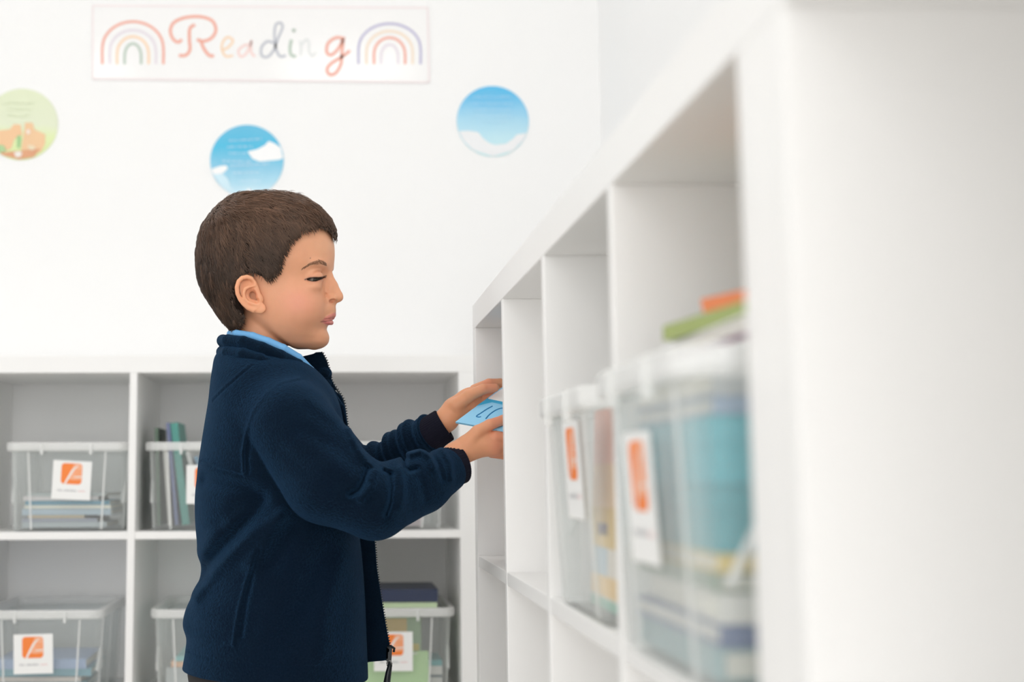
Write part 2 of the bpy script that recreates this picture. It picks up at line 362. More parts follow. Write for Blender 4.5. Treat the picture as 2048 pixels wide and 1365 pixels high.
zc_ = stack('C', [(0.2, 0.18, 0.015, (0.3, 0.33, 0.34), 0.0, 0.0, 'dark grey book at the bottom of the lower left bin'),
            (0.2, 0.19, 0.012, (0.12, 0.3, 0.36), 0.004, 0.02, 'dark teal book in the lower left bin'),
            (0.2, 0.18, 0.010, (0.62, 0.55, 0.5), 0.0, -0.02, 'brownish pink book in the lower left bin'),
            (0.2, 0.2, 0.016, (0.2, 0.42, 0.5), 0.0, 0.01, 'teal blue book in the lower left bin'),
            (0.2, 0.19, 0.02, (0.36, 0.46, 0.66), 0.0, 0.0, 'light blue folder on top in the lower left bin')], gC, '')
stack('D', [(0.2, 0.18, 0.02, (0.55, 0.6, 0.6), 0.0, 0.0, 'grey book at the bottom of the bin beside the jacket hem'),
            (0.2, 0.18, 0.035, (0.5, 0.52, 0.52), 0.0, 0.02, 'thick grey book in the bin beside the jacket hem'),
            (0.2, 0.17, 0.012, (0.9, 0.55, 0.36), 0.01, 0.0, 'peach book in the bin beside the jacket hem'),
            (0.2, 0.17, 0.010, (0.3, 0.6, 0.6), 0.02, 0.0, 'turquoise book on top in the bin beside the jacket hem')], 'books in the bin beside the jacket hem', '')
x, y, z = BINS['E']
def upright(w, h, th, col, loc, lean, lab, grp, extra=None):
    "cover facing the camera, leaning back"
    b = make_book(w, h, th, col, extra=extra); s, c = math.sin(lean), math.cos(lean)
    stand(b, axes(Vector((1, 0, 0)), Vector((0, s, c)), Vector((0, -c, s))), Vector(loc)); tag(b, lab, 'book', grp)
    return b
gE = 'books in the bin below the dark blue book'
upright(0.152, 0.165, 0.012, (0.35, 0.5, 0.3), (x-0.09, y-0.108, z+0.008), 0.08, 'upright book with a yellow ochre picture, behind the sticker beside the zip pull', gE,
        [(0.1, 0.45, 0.8, 0.92, (0.78, 0.52, 0.16)), (0.6, 0.2, 0.97, 0.6, (0.75, 0.6, 0.16)), (0.0, 0.0, 1.0, 0.2, (0.5, 0.35, 0.33))])
upright(0.16, 0.088, 0.008, (0.5, 0.72, 0.36), (x-0.085, y-0.141, z+0.008), 0.03, 'light green book standing in front in the bin beside the zip pull', gE,
        [(0.1, 0.03, 0.7, 0.16, (0.15, 0.5, 0.3)), (0.2, 0.93, 0.85, 0.96, (0.9, 0.85, 0.85))])
zz = z+0.007
for i, (th, col, lab) in enumerate([(0.014, (0.25, 0.28, 0.3), 'dark thin book at the bottom of the small pile beside the green book'), (0.016, (0.7, 0.68, 0.66), 'pale book second from the bottom of the small pile beside the green book'),
                                    (0.005, (0.12, 0.16, 0.18), 'very thin black book in the small pile beside the green book'), (0.018, (0.75, 0.72, 0.7), 'pale thick book in the small pile beside the green book'),
                                    (0.012, (0.12, 0.4, 0.42), 'teal book on top of the small pile beside the green book')]):
    b = make_book(0.03, 0.13, th, col, spine='y'); flat(b, x+0.076, y-0.12, zz); zz += th+0.0005; tag(b, lab, 'book', gE)
b = make_book(0.2, 0.2, 0.011, (0.5, 0.62, 0.4), spine='y'); flat(b, x-0.107, y-BD/2+0.01, z+BH+0.0005); tag(b, 'thin pale green book lying on the bin rim under the dark blue book', 'book', 'books lying on the bin rim')
b = make_book(0.205, 0.2, 0.026, (0.018, 0.03, 0.075), spine='y'); flat(b, x-0.11, y-BD/2+0.008, z+BH+0.0125); tag(b, 'dark navy blue thick book lying on top of the bin beside the zip', 'book', 'books lying on the bin rim')
# right case, nearest bin: pile and pictures
gN = 'pile in the nearest bin'
bx, by = xr-0.026, YN1
zz = Z1+0.007
for i, (w_, h_, th, col, dx, dy, rz, lab) in enumerate([
        (0.2, 0.20, 0.018, (0.25, 0.4, 0.42), 0, 0, 0.0, 'dull teal book at the bottom of the nearest bin'),
        (0.2, 0.20, 0.012, (0.1, 0.15, 0.3), 0, 0, 0.02, 'navy book low in the nearest bin'),
        (0.2, 0.20, 0.016, (0.75, 0.73, 0.7), 0, 0, -0.02, 'white book low in the nearest bin'),
        (0.2, 0.20, 0.010, (0.25, 0.33, 0.25), 0, 0, 0.0, 'dark green book in the nearest bin'),
        (0.2, 0.20, 0.010, (0.8, 0.6, 0.2), 0, 0, 0.03, 'golden yellow book in the nearest bin'),
        (0.2, 0.20, 0.036, (0.1, 0.4, 0.46), 0, 0, 0.0, 'darker teal lidded box in the nearest bin'),
        (0.2, 0.20, 0.038, (0.12, 0.5, 0.58), 0, 0, -0.02, 'brighter teal lidded box in the nearest bin'),
        (0.2, 0.20, 0.010, (0.35, 0.45, 0.6), 0, 0, 0.0, 'slate blue book near the top of the nearest bin'),
        (0.2, 0.20, 0.018, (0.62, 0.63, 0.64), 0, 0, 0.0, 'light grey book just below the rim of the nearest bin'),
        (0.2, 0.2, 0.012, (0.85, 0.85, 0.86), 0.018, 0.0, 0.04, 'white book lying at rim height on the nearest bin'),
        (0.2, 0.20, 0.004, (0.45, 0.15, 0.3), 0.024, 0, 0.0, 'thin purple red booklet under the white book top of the nearest pile'),
        (0.2, 0.20, 0.009, (0.84, 0.84, 0.85), 0.02, 0, 0.0, 'white booklet directly under the green one on the nearest pile'),
        (0.18, 0.17, 0.010, (0.32, 0.4, 0.1), 0.03, 0, 0.1, 'green picture book near the top of the nearest pile')]):
    b = make_book(w_, h_, th, col, name='lidded_box' if 'box' in lab else 'book', solid='box' in lab, spine='y' if i % 3 else 'x'); rzz = rz
    flat(b, bx-0.15+dx, by-0.1+dy, zz, rzz); zz += th+0.0006; tag(b, lab, 'box' if 'box' in lab else 'book', gN)
b = make_book(0.15, 0.13, 0.009, (0.95, 0.26, 0.08)); b.location = (bx-0.09, by-0.085, zz+0.003); b.rotation_euler = (0.02, -0.2, 0.2)
tag(b, 'orange book tilted on top of the nearest pile', 'book', gN)
b = make_book(0.1, 0.1, 0.006, (0.5, 0.62, 0.45)); b.location = (bx-0.03, by-0.04, zz+0.03); b.rotation_euler = (0.1, -0.35, 0.5)
tag(b, 'small pale green booklet leaning above the orange book', 'book', gN)
# right case, second bin: tall covers standing along the front wall
bx, by = xr-0.016, YN2
def standX(w, h, th, col, loc, lean, lab, grp, extra=None):
    "cover faces -x (into the room), width runs towards the camera (-y)"
    b = make_book(w, h, th, col, extra=extra); s, c = math.sin(lean), math.cos(lean)
    stand(b, axes(Vector((0, -1, 0)), Vector((s, 0, c)), Vector((-c, 0, s))), Vector(loc)); tag(b, lab, 'book', grp)
standX(0.115, 0.165, 0.008, (0.86, 0.8, 0.74), (bx-0.138, by+0.018, Z1+0.008), 0.04, 'book with a peach, yellow ochre and blue picture cover standing in the second bin', 'books in the second bin',
       [(0.0, 0.72, 1, 1.0, (0.85, 0.5, 0.42)), (0.0, 0.5, 1, 0.72, (0.86, 0.62, 0.4)), (0.0, 0.3, 1, 0.5, (0.78, 0.55, 0.2)), (0.2, 0.36, 0.6, 0.42, (0.2, 0.15, 0.35)), (0.0, 0.16, 0.6, 0.3, (0.5, 0.62, 0.72)), (0.0, 0.06, 1, 0.16, (0.9, 0.6, 0.25)), (0, 0.0, 1, 0.05, (0.25, 0.5, 0.4))])
standX(0.1, 0.14, 0.01, (0.7, 0.69, 0.68), (bx-0.13, by+0.11, Z1+0.008), 0.03, 'pale grey book standing behind the sticker of the second bin', 'books in the second bin')
# ------------------------------------------------------------------ implicit surfaces for the figure
# design space: x to the right, v towards the camera, y downwards, unit = 0.6825 mm (about one photo pixel at the boy)
YM, SC = 1.93, 1.93/FPX
def F32(a): return np.asarray(a, np.float32)
def to_world(P):
    x, v, y = P[:, 0], P[:, 1], P[:, 2]
    d = np.stack([(x-CX)/FPX, -(y-CY)/FPX, np.ones_like(x)], 1) @ RW
    t = YM/d[:, 1]
    return np.stack([d[:, 0]*t, YM-v*SC, CAMZ+d[:, 2]*t], 1)
def D(x, y, v):
    "a pixel of the photo at lateral place v -> design point"
    k = 1-v/FPX; return (678+(x-678)*k, v, 947+(y-947)*k)
def sph(P, c, r): return np.linalg.norm(P-F32(c), axis=1)-r
def ell(P, c, r, R=None):
    q = P-F32(c)
    if R is not None: q = q @ F32(R)
    r = F32(r); k0 = np.linalg.norm(q/r, axis=1); k1 = np.linalg.norm(q/(r*r), axis=1)+1e-6
    return k0*(k0-1)/k1
def rotxy(deg):
    "columns = axes of an ellipsoid turned in the picture plane (clockwise, y down)"
    a = math.radians(deg); return [[math.cos(a), 0, -math.sin(a)], [0, 1, 0], [math.sin(a), 0, math.cos(a)]]
def cap(P, a, b, ra, rb):
    a, b = F32(a), F32(b); ba = b-a; pa = P-a
    h = np.clip(pa @ ba/np.dot(ba, ba), 0, 1)
    return np.linalg.norm(pa-h[:, None]*ba, axis=1)-(ra+(rb-ra)*h)
def smin(a, b, k):
    h = np.clip(0.5+0.5*(b-a)/k, 0, 1); return b*(1-h)+a*h-k*h*(1-h)
def smax(a, b, k): return -smin(-a, -b, k)
def tube(P, pts, rs, k=0.0):
    d = None
    for i in range(len(pts)-1):
        e = cap(P, pts[i], pts[i+1], rs[i], rs[i+1])
        d = e if d is None else (np.minimum(d, e) if k == 0 else smin(d, e, k))
    return d
def poly2(x, y, pts):
    "signed distance to a closed outline in the picture plane, negative inside"
    pts = F32(pts); n = len(pts); d = np.full(x.shape, 1e9, np.float32); ins = np.zeros(x.shape, bool)
    for i in range(n):
        a, b = pts[i], pts[(i+1) % n]; ex, ey = b-a; wx, wy = x-a[0], y-a[1]
        h = np.clip((wx*ex+wy*ey)/(ex*ex+ey*ey+1e-9), 0, 1)
        d = np.minimum(d, (wx-ex*h)**2+(wy-ey*h)**2)
        c = ((a[1] <= y) & (b[1] > y)) | ((b[1] <= y) & (a[1] > y))
        if ey != 0: ins ^= c & (x < a[0]+ex*(y-a[1])/ey)
    d = np.sqrt(d); return np.where(ins, -d, d)
def line2(x, y, pts):
    d = np.full(x.shape, 1e9, np.float32)
    for a, b in zip(pts[:-1], pts[1:]):
        ex, ey = b[0]-a[0], b[1]-a[1]; wx, wy = x-a[0], y-a[1]
        h = np.clip((wx*ex+wy*ey)/(ex*ex+ey*ey+1e-9), 0, 1)
        d = np.minimum(d, (wx-ex*h)**2+(wy-ey*h)**2)
    return np.sqrt(d)
def curve(y, ky, kv):
    "smooth interpolation through knots"
    ky = np.asarray(ky, float); kv = np.asarray(kv, float)
    m = np.gradient(kv, ky); y = np.clip(y, ky[0], ky[-1]); i = np.clip(np.searchsorted(ky, y)-1, 0, len(ky)-2)
    h = ky[i+1]-ky[i]; t = (y-ky[i])/h
    return ((2*t**3-3*t*t+1)*kv[i]+(t**3-2*t*t+t)*h*m[i]+(-2*t**3+3*t*t)*kv[i+1]+(t**3-t*t)*h*m[i+1]).astype(np.float32)
def section(x, v, F, B, W, xm, nf, nb):
    front = x > xm
    t = np.where(front, (x-xm)/np.maximum(F-xm, 1), (xm-x)/np.maximum(xm-B, 1)); n = np.where(front, nf, nb)
    g = ((np.abs(t)+1e-4)**n+(np.abs(v)/W+1e-4)**n)**(1/n)
    r = np.hypot(x-xm, v)+1e-3
    return r-r/np.maximum(g, 1e-3)
def nets(field, lo, hi, h, lip=1.6):
    "polygonise field = 0 inside the box (naive surface nets, narrow band)"
    lo = np.array(lo, float); n = np.ceil((np.array(hi)-lo)/h).astype(int)+1; B = 8; nb = (n+B-1)//B
    V = np.full(tuple(nb*B+1), 1e3, np.float32)
    cx_, cy_, cz_ = np.meshgrid(*[np.arange(k) for k in nb], indexing='ij'); blk = np.stack([cx_.ravel(), cy_.ravel(), cz_.ravel()], 1)
    cen = F32(lo+(blk*B+B/2)*h); f = field(cen); act = blk[np.abs(f) < lip*B*h*0.9]
    neg = blk[f <= -lip*B*h*0.9]
    for b in neg: V[b[0]*B:b[0]*B+B+1, b[1]*B:b[1]*B+B+1, b[2]*B:b[2]*B+B+1] = -1e3
    o = np.stack(np.meshgrid(*[np.arange(B+1)]*3, indexing='ij'), -1).reshape(-1, 3)
    for s in range(0, len(act), 600):
        a = act[s:s+600]; ix = (a[:, None, :]*B+o[None]).reshape(-1, 3)
        V[ix[:, 0], ix[:, 1], ix[:, 2]] = field(F32(lo+ix*h))
    S = V < 0
    c = [S[i:S.shape[0]-1+i, j:S.shape[1]-1+j, k:S.shape[2]-1+k] for i in (0, 1) for j in (0, 1) for k in (0, 1)]
    al = c[0].copy(); an = c[0].copy()
    for q in c[1:]: al &= q; an |= q
    cells = np.argwhere(an & ~al); idx = np.full(al.shape, -1, np.int32); idx[tuple(cells.T)] = np.arange(len(cells))
    acc = np.zeros((len(cells), 3)); cnt = np.zeros(len(cells))
    for a in range(3):
        for i in (0, 1):
            for j in (0, 1):
                off = np.zeros(3, int); oth = [q for q in range(3) if q != a]; off[oth[0]] = i; off[oth[1]] = j
                p0 = cells+off; p1 = p0.copy(); p1[:, a] += 1
                v0 = V[tuple(p0.T)]; v1 = V[tuple(p1.T)]; m = (v0 < 0) != (v1 < 0)
                t = np.zeros(len(cells)); t[m] = v0[m]/(v0[m]-v1[m]); q = off[None].repeat(len(cells), 0).astype(float); q[:, a] += t
                acc[m] += q[m]; cnt[m] += 1
    P = lo+(cells+acc/cnt[:, None])*h
    Fs = []
    for a in range(3):
        b, d = [q for q in range(3) if q != a]
        sl0 = [slice(None)]*3; sl1 = [slice(None)]*3; sl0[a] = slice(0, -1); sl1[a] = slice(1, None)
        E0, E1 = S[tuple(sl0)], S[tuple(sl1)]; e = np.argwhere(E0 != E1)
        e = e[(e[:, b] > 0) & (e[:, d] > 0) & (e[:, b] < idx.shape[b]) & (e[:, d] < idx.shape[d])]
        q = []
        for db, dd in ((0, 0), (-1, 0), (-1, -1), (0, -1)):
            g = e.copy(); g[:, b] += db; g[:, d] += dd; q.append(idx[tuple(g.T)])
        q = np.stack(q, 1); inside0 = S[tuple(e.T)]
        flip = inside0 if a == 1 else ~inside0
        flip = inside0 ^ (a == 1)
        q = np.where(flip[:, None], q, q[:, ::-1]); Fs.append(q[(q >= 0).all(1)])
    Q = np.concatenate(Fs)
    for _ in range(2):      # pull onto the true surface
        e = 0.3*h; f0 = field(F32(P)); g = np.stack([(field(F32(P+np.eye(3)[k]*e))-f0)/e for k in range(3)], 1)
        g2 = (g*g).sum(1)+1e-3; st = -(f0/g2)[:, None]*g; L = np.linalg.norm(st, axis=1, keepdims=True); P = P+st*np.minimum(1, 0.6*h/(L+1e-9))*0.8
    return P, Q
def sculpt(name, meshes, m, parent=None, color=None):
    "meshes: list of (P, Q) in design space, joined"
    Ps, Qs, n = [], [], 0
    for P, Q in meshes: Ps.append(P); Qs.append(Q+n); n += len(P)
    P = np.concatenate(Ps); Q = np.concatenate(Qs)
    return rawmesh(name, to_world(P), Q, m, parent, color(P) if color else None)
def rawmesh(name, W, Q, m, parent=None, colr=None):
    me = bpy.data.meshes.new(name); k = Q.shape[1]
    me.vertices.add(len(W)); me.vertices.foreach_set('co', np.ascontiguousarray(W, np.float32).ravel())
    me.loops.add(Q.size); me.loops.foreach_set('vertex_index', np.ascontiguousarray(Q, np.int32).ravel())
    me.polygons.add(len(Q)); me.polygons.foreach_set('loop_start', np.arange(0, Q.size, k, dtype=np.int32))
    me.polygons.foreach_set('use_smooth', np.ones(len(Q), bool))
    me.update(calc_edges=True); me.validate(); me.materials.append(m)
    if colr is not None:
        at_ = me.color_attributes.new('tone', 'FLOAT_COLOR', 'POINT')
        at_.data.foreach_set('color', np.concatenate([colr, np.ones((len(colr), 1))], 1).astype(np.float32).ravel())
    o = bpy.data.objects.new(name, me); COL.objects.link(o)
    if parent: o.parent = parent
    return o
# ------------------------------------------------------------------ head
PSI = math.radians(12); cS, sS = math.cos(PSI), math.sin(PSI)
AX = 540.0
def head(P):
    "design -> head frame (hx forward, l to his right side, y)"
    x = P[:, 0]-AX; v = P[:, 1]
    return np.stack([AX+cS*x+sS*v, -sS*x+cS*v, P[:, 2]], 1)
def H(xi, yi, l):
    "photo pixel on the near side at head-lateral l -> head frame"
    for _ in range(1):
        xd, yd = xi, yi
        for _k in range(4):
            u = (xd-AX+sS*l)/cS; v = sS*u+cS*l; k = 1-v/FPX
            xd = 678+(xi-678)*k; yd = 947+(yi-947)*k
    return (AX+u, l, yd)
KY = [430, 450, 475, 500, 530, 560, 590, 615, 640, 660, 680, 692, 700]
KF = [640, 656, 666, 670, 669, 661, 658, 661, 661, 655, 656, 649, 632]
KW = [66, 74, 82, 86, 87, 84, 84, 81, 75, 66, 51, 37, 22]
KM = [560, 560, 560, 560, 558, 552, 552, 552, 556, 566, 580, 592, 600]
KB = [440, 440, 440, 440, 440, 450, 465, 485, 508, 532, 560, 580, 588]
KN = [2.2, 2.2, 2.2, 2.2, 2.05, 1.85, 1.95, 2.0, 1.95, 1.95, 2.0, 2.0, 2.0]
EYE = (638.0, 38.0, 566.0); ER = 17.5
LIPU = [(669.5, 0, 634.5), (668.5, 6, 633.8), (665.5, 14, 637.5), (660, 20.5, 641), (653, 25, 643.7)]; RU = [3.6, 3.8, 3.0, 2.0, 1.0]
LIPL = [(664.5, 0, 648), (663.5, 8, 648), (660.5, 15, 647.6), (657, 20.5, 646), (653, 25, 644.4)]; RL = [4.6, 4.4, 3.4, 2.0, 1.0]
def mir(p): return (p[0], -p[1], p[2])
EARH = [(514, 588, 92), (511.5, 578, 96), (509, 566, 99), (503, 557, 102), (494, 554, 105), (484, 556, 108), (477, 563, 110), (473.5, 575, 111), (475, 588, 110), (480, 599, 107), (487, 608, 104), (496, 616, 100), (506, 621, 96)]
EARA = [(508, 571, 101), (498, 574, 104), (490, 578, 106), (487, 587, 106), (489, 597, 104), (495, 604, 101), (504, 608, 98), (516, 609, 95)]
def ear(Hd):
    q = Hd.copy(); q[:, 1] = np.abs(q[:, 1])
    h = lambda t: H(t[0], t[1], t[2]-4)
    e = tube(q, [h(p) for p in EARH], [3.4, 3.6, 3.8, 4.0, 4.2, 4.2, 4.2, 4.2, 4.2, 4.2, 4.2, 4.4, 4.6])
    bowl = ell(q, h((500, 585, 96)), (19, 4.0, 31), rotxy(-22))
    e = smin(e, bowl, 5)
    e = smin(e, tube(q, [h(p) for p in EARA], [2.6, 3.0, 3.6, 3.8, 3.8, 3.8, 3.6, 3.0]), 3)
    lobe = ell(q, h((516, 615, 92)), (16, 5.0, 11.5), rotxy(22)); e = smin(e, lobe, 5)
    e = smin(e, ell(q, h((520, 596, 93)), (5.5, 4.5, 9), rotxy(-25)), 4)
    e = smax(e, -ell(q, h((503, 590, 101)), (9.5, 9, 11.5), rotxy(-30)), 4)
    e = smax(e, -ell(q, h((512, 601, 99)), (7, 5.5, 5), rotxy(30)), 3)
    e = smax(e, -ell(q, h((501, 566, 106)), (9, 5, 4.5), rotxy(8)), 3)
    return e
def nearpx(Hd):
    "where a point would show in the photo if it lay on the near half (the far half mirrors it)"
    al = np.abs(Hd[:, 1]); kk = 1-(sS*(Hd[:, 0]-AX)+cS*al)/FPX; xs = AX+cS*(Hd[:, 0]-AX)-sS*al
    return 678+(xs-678)/kk, 947+(Hd[:, 2]-947)/kk
SLIT = [(613, 559), (620, 556.5), (629, 556), (638, 556), (645, 555), (650.5, 553.5), (647, 556.8), (640, 560), (632, 563), (624, 563.2), (617, 561.3)]
UPLID = [(610, 559.5), (619, 556), (629, 555.3), (638, 555.5), (645, 554.5), (652, 552.5)]
LIP1 = [(642, 644), (649, 635.5), (659, 630), (668, 626), (674, 624), (680, 627), (680, 640), (667, 641), (655, 642.7)]
LIP2 = [(643, 644.3), (655, 643), (667, 641), (680, 640), (680, 656), (667, 655.5), (659, 653.5), (651, 649)]
def skin(P):
    Hd = head(P); x, l, y = Hd[:, 0], Hd[:, 1], Hd[:, 2]; q = Hd.copy(); q[:, 1] = np.abs(l)
    d = ell(Hd, (527, 0, 508), (128, 96, 112))
    y_ = np.asarray(y, float); C_ = lambda K: curve(y_, KY, K)
    face = section(x, l, C_(KF), C_(KB), C_(KW), C_(KM), C_(KN), np.float32(2.3))
    face = smax(face, 430-y, 12); face = smax(face, y-699, 9)
    d = smin(d, face, 16)
    # cheeks, brow, chin
    d = smin(d, ell(q, (612, 40, 622), (38, 34, 40)), 30)
    d = smin(d, ell(q, (641, 28, 537), (20, 32, 11)), 12)
    d = smin(d, ell(q, (637, 0, 681), (22, 24, 19)), 12)
    # orbit, then lid over the ball
    d = smax(d, -ell(q, (668, 37, 561), (21, 19, 13)), 12)
    d = smax(d, -ell(q, (655, 56, 565), (16, 17, 11)), 8)
    lid = sph(q, EYE, ER+2.4); d = smin(d, lid, 7)
    d = smin(d, ell(q, (636, 46, 584), (16, 16, 8)), 12)
    # slit between the lids (open just a little, looking down)
    xi, yi = nearpx(Hd)
    slit = np.maximum(np.maximum(poly2(xi, yi, SLIT), sph(q, EYE, ER+9)), EYE[0]-14-x)
    slit = np.maximum(slit, -sph(q, EYE, ER-3)); slit = np.maximum(slit, 14-q[:, 1])
    d = smax(d, -slit, 1.0)
    # crease of the upper lid
    cr = tube(q, [(647, 22, 556), (654, 34, 552), (648, 48, 553), (638, 58, 558)], [1.0, 1.3, 1.3, 0.8]); d = smax(d, -cr, 3)
    # nose
    n_ = tube(Hd, [(655, 0, 538), (661, 0, 556), (670, 0, 575), (678.5, 0, 593)], [9, 7.5, 8, 9.0], 3)
    n_ = smin(n_, sph(Hd, (680.3, 0, 598.5), 9.2), 4)
    n_ = smin(n_, ell(q, (662, 0, 585), (14, 16, 22)), 8)
    n_ = smin(n_, ell(q, (668, 10.5, 602), (10.5, 7.4, 8)), 4)
    n_ = smin(n_, cap(Hd, (678, 0, 604), (668, 0, 610), 4, 5), 4)
    d = smin(d, n_, 6)
    d = smax(d, -ell(q, (669, 13, 608), (8, 6, 4.6), rotxy(-18)), 2.5)
    d = smax(d, -tube(q, [(658, 15, 593), (655, 18.5, 601), (657, 17, 609)], [0.6, 1.1, 0.6]), 3.5)
    # mouth
    d = smin(d, ell(Hd, (645, 0, 624), (29.5, 27, 22)), 10)
    lp = np.minimum(tube(q, LIPU, RU, 1.5), tube(q, LIPL, RL, 1.5))
    d = smin(d, lp, 6.0)
    d = smax(d, -tube(q, [(674.5, 0, 641), (672, 8, 641.2), (667, 15, 642.6), (660.5, 21.5, 643.9), (650, 28, 644.8)], [1.5, 1.4, 1.2, 1.1, 1.2]), 1.8)
    d = smax(d, -ell(Hd, (679.5, 0, 622), (4, 3, 8)), 3)
    d = smax(d, -ell(Hd, (667, 0, 660), (7, 20, 4)), 7)
    # ears
    d = smin(d, ear(Hd), 3.0)
    # neck, shoulders
    d = smin(d, tube(P, [(528, 0, 620), (520, 0, 690), (515, 0, 760)], [50, 52, 58], 6), 14)
    return d
def blush(P):
    Hd = head(P); q = Hd.copy(); q[:, 1] = np.abs(q[:, 1])
    base = np.array([0.72, 0.352, 0.205]); c = np.repeat(base[None], len(P), 0)
    def mixc(c, t, w): w = np.clip(w, 0, 1)[:, None]; return c*(1-w)+np.array(t)*w
    g = lambda p, r: np.exp(-(((q-F32(p))/r)**2).sum(1))
    c = mixc(c, (0.73, 0.31, 0.21), 0.8*g((615, 70, 615), (34, 60, 28)))
    c = mixc(c, (0.76, 0.42, 0.255), 0.5*g((660, 0, 500), (40, 80, 30)))
    c = mixc(c, (0.78, 0.40, 0.22), 0.5*g((672, 0, 596), (14, 16, 12)))
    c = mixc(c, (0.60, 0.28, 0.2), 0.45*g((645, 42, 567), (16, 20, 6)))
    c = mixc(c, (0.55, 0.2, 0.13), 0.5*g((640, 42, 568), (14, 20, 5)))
    xi, yi = nearpx(Hd); fr = (q[:, 0] > EYE[0]-16)
    c = mixc(c, (0.05, 0.025, 0.018), 0.97*np.exp(-(line2(xi, yi, UPLID)/1.5)**2)*fr)
    c = mixc(c, (0.42, 0.15, 0.11), 0.5*np.exp(-(poly2(xi, yi, SLIT)/2.2)**2)*fr*(yi > 560))
    c = mixc(c, (0.1, 0.04, 0.03), 0.9*np.exp(-(np.hypot(xi-620.5, yi-516.5)/1.1)**2)*(Hd[:, 1] > 0))
    e = ear(Hd); c = mixc(c, (0.86, 0.40, 0.22), 0.55*np.clip(1-e/6, 0, 1)*(np.abs(Hd[:, 1]) > 84))
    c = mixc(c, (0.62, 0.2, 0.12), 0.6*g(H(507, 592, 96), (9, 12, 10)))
    lu = tube(q, LIPU, RU); ll = tube(q, LIPL, RL)
    fr = (q[:, 0] > 640)
    c = mixc(c, (0.64, 0.21, 0.19), np.clip(0.5-poly2(xi, yi, LIP1)/2.0, 0, 1)*0.8*fr); c = mixc(c, (0.76, 0.25, 0.25), np.clip(0.5-poly2(xi, yi, LIP2)/2.0, 0, 1)*0.85*fr)
    c = mixc(c, (0.26, 0.07, 0.055), 0.8*np.exp(-(line2(xi, yi, [(642, 644), (655, 642.3), (667, 640.8), (676, 639.5)])/1.3)**2)*(q[:, 0] > 636))
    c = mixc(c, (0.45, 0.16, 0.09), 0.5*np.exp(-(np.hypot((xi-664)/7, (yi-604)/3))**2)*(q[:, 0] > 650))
    hand = P[:, 0] > 800; c[hand] = (0.74, 0.345, 0.19)
    kn = np.exp(-((P[:, 0]-985)/18)**2)*hand; c = mixc(c, (0.78, 0.28, 0.18), 0.5*kn)
    return c
# ------------------------------------------------------------------ hands
def hand_near(P):
    W = D(900, 925, 84)
    d = tube(P, [D(880, 935, 90), D(912, 912, 82), D(930, 900, 80)], [27, 26, 26], 6)
    d = smin(d, ell(P, D(958, 889, 78), (36, 22, 27), rotxy(-14)), 12)
    d = smin(d, ell(P, D(985, 888, 74), (24, 22, 25), rotxy(-4)), 10)
    # thumb from the side of the palm, lying over the card
    d = smin(d, tube(P, [D(936, 884, 88), D(955, 864, 92), D(979, 850, 90), D(1006, 841, 80), D(1024, 836, 70)], [15, 12.5, 10.5, 10, 8], 3), 6)
    fs = [([D(990, 875, 86), D(1020, 872, 80), D(1040, 868, 52), D(1040, 862, 28)], 11.5), ([D(992, 889, 80), D(1026, 888, 74), D(1046, 884, 44), D(1042, 876, 20)], 11.5),
          ([D(990, 901, 72), D(1020, 903, 64), D(1038, 898, 38), D(1034, 888, 18)], 10.5), ([D(984, 906, 62), D(1008, 910, 50), D(1022, 904, 30), D(1018, 895, 14)], 9.5)]
    for pts, r in fs: d = smin(d, tube(P, pts, [r+1, r, r*0.92, r*0.8], 2), 2.5)
    d = smax(d, -tube(P, [D(1012, 858, 98), D(990, 861, 101), D(982, 863, 101)], [2.5, 2.5, 1.0]), 4)
    return d
def hand_far(P):
    d = tube(P, [D(870, 862, -58), D(893, 840, -56), D(908, 820, -58)], [23, 24, 25], 6)
    d = smin(d, ell(P, D(932, 803, -62), (36, 17, 24), rotxy(-38)), 12)
    # thumb leaves the side of the palm near its base
    d = smin(d, tube(P, [D(912, 812, -42), D(938, 792, -34), D(966, 779, -36), D(990, 776, -42)], [14, 12.5, 10.5, 8.5], 3), 6)
    fs = [([D(950, 780, -74), D(978, 768, -84), D(1000, 767, -92), D(1018, 772, -94)], 10.5), ([D(956, 791, -72), D(990, 783, -90), D(1016, 784, -98), D(1034, 790, -98)], 10.5),
          ([D(954, 803, -66), D(988, 798, -84), D(1010, 801, -92), D(1026, 806, -92)], 10), ([D(946, 813, -58), D(972, 813, -74), D(992, 816, -80), D(1004, 820, -80)], 9)]
    for pts, r in fs: d = smin(d, tube(P, pts, [r+1, r, r*0.92, r*0.78], 2), 2.5)
    return d
def core(P):
    d = tube(P, [(515, 0, 720), (550, 0, 880), (555, 0, 1250)], [52, 88, 92], 20)
    d = smin(d, cap(P, (540, -95, 830), (540, 95, 830), 42, 42), 30)
    for s, A in ((1, NEAR), (-1, FAR)):
        d = smin(d, tube(P, [a for a, r in A], [max(18, r*0.5) for a, r in A]), 10)
        d = smin(d, tube(P, [(560, 60*s, 1250), (575, 62*s, 1650), (560, 62*s, 2080)], [60, 42, 30], 10), 20)
        d = smin(d, cap(P, (560, 62*s, 2140), (640, 62*s, 2165), 22, 20), 12)
    return d
NEAR = [(D(580, 850, 145), 84), (D(655, 960, 180), 84), (D(748, 1006, 192), 69), (D(842, 966, 140), 58), (D(900, 938, 92), 42)]
FAR = [(D(585, 850, -140), 80), (D(700, 945, -165), 62), (D(760, 935, -140), 46), (D(822, 892, -95), 46), (D(864, 866, -58), 41)]
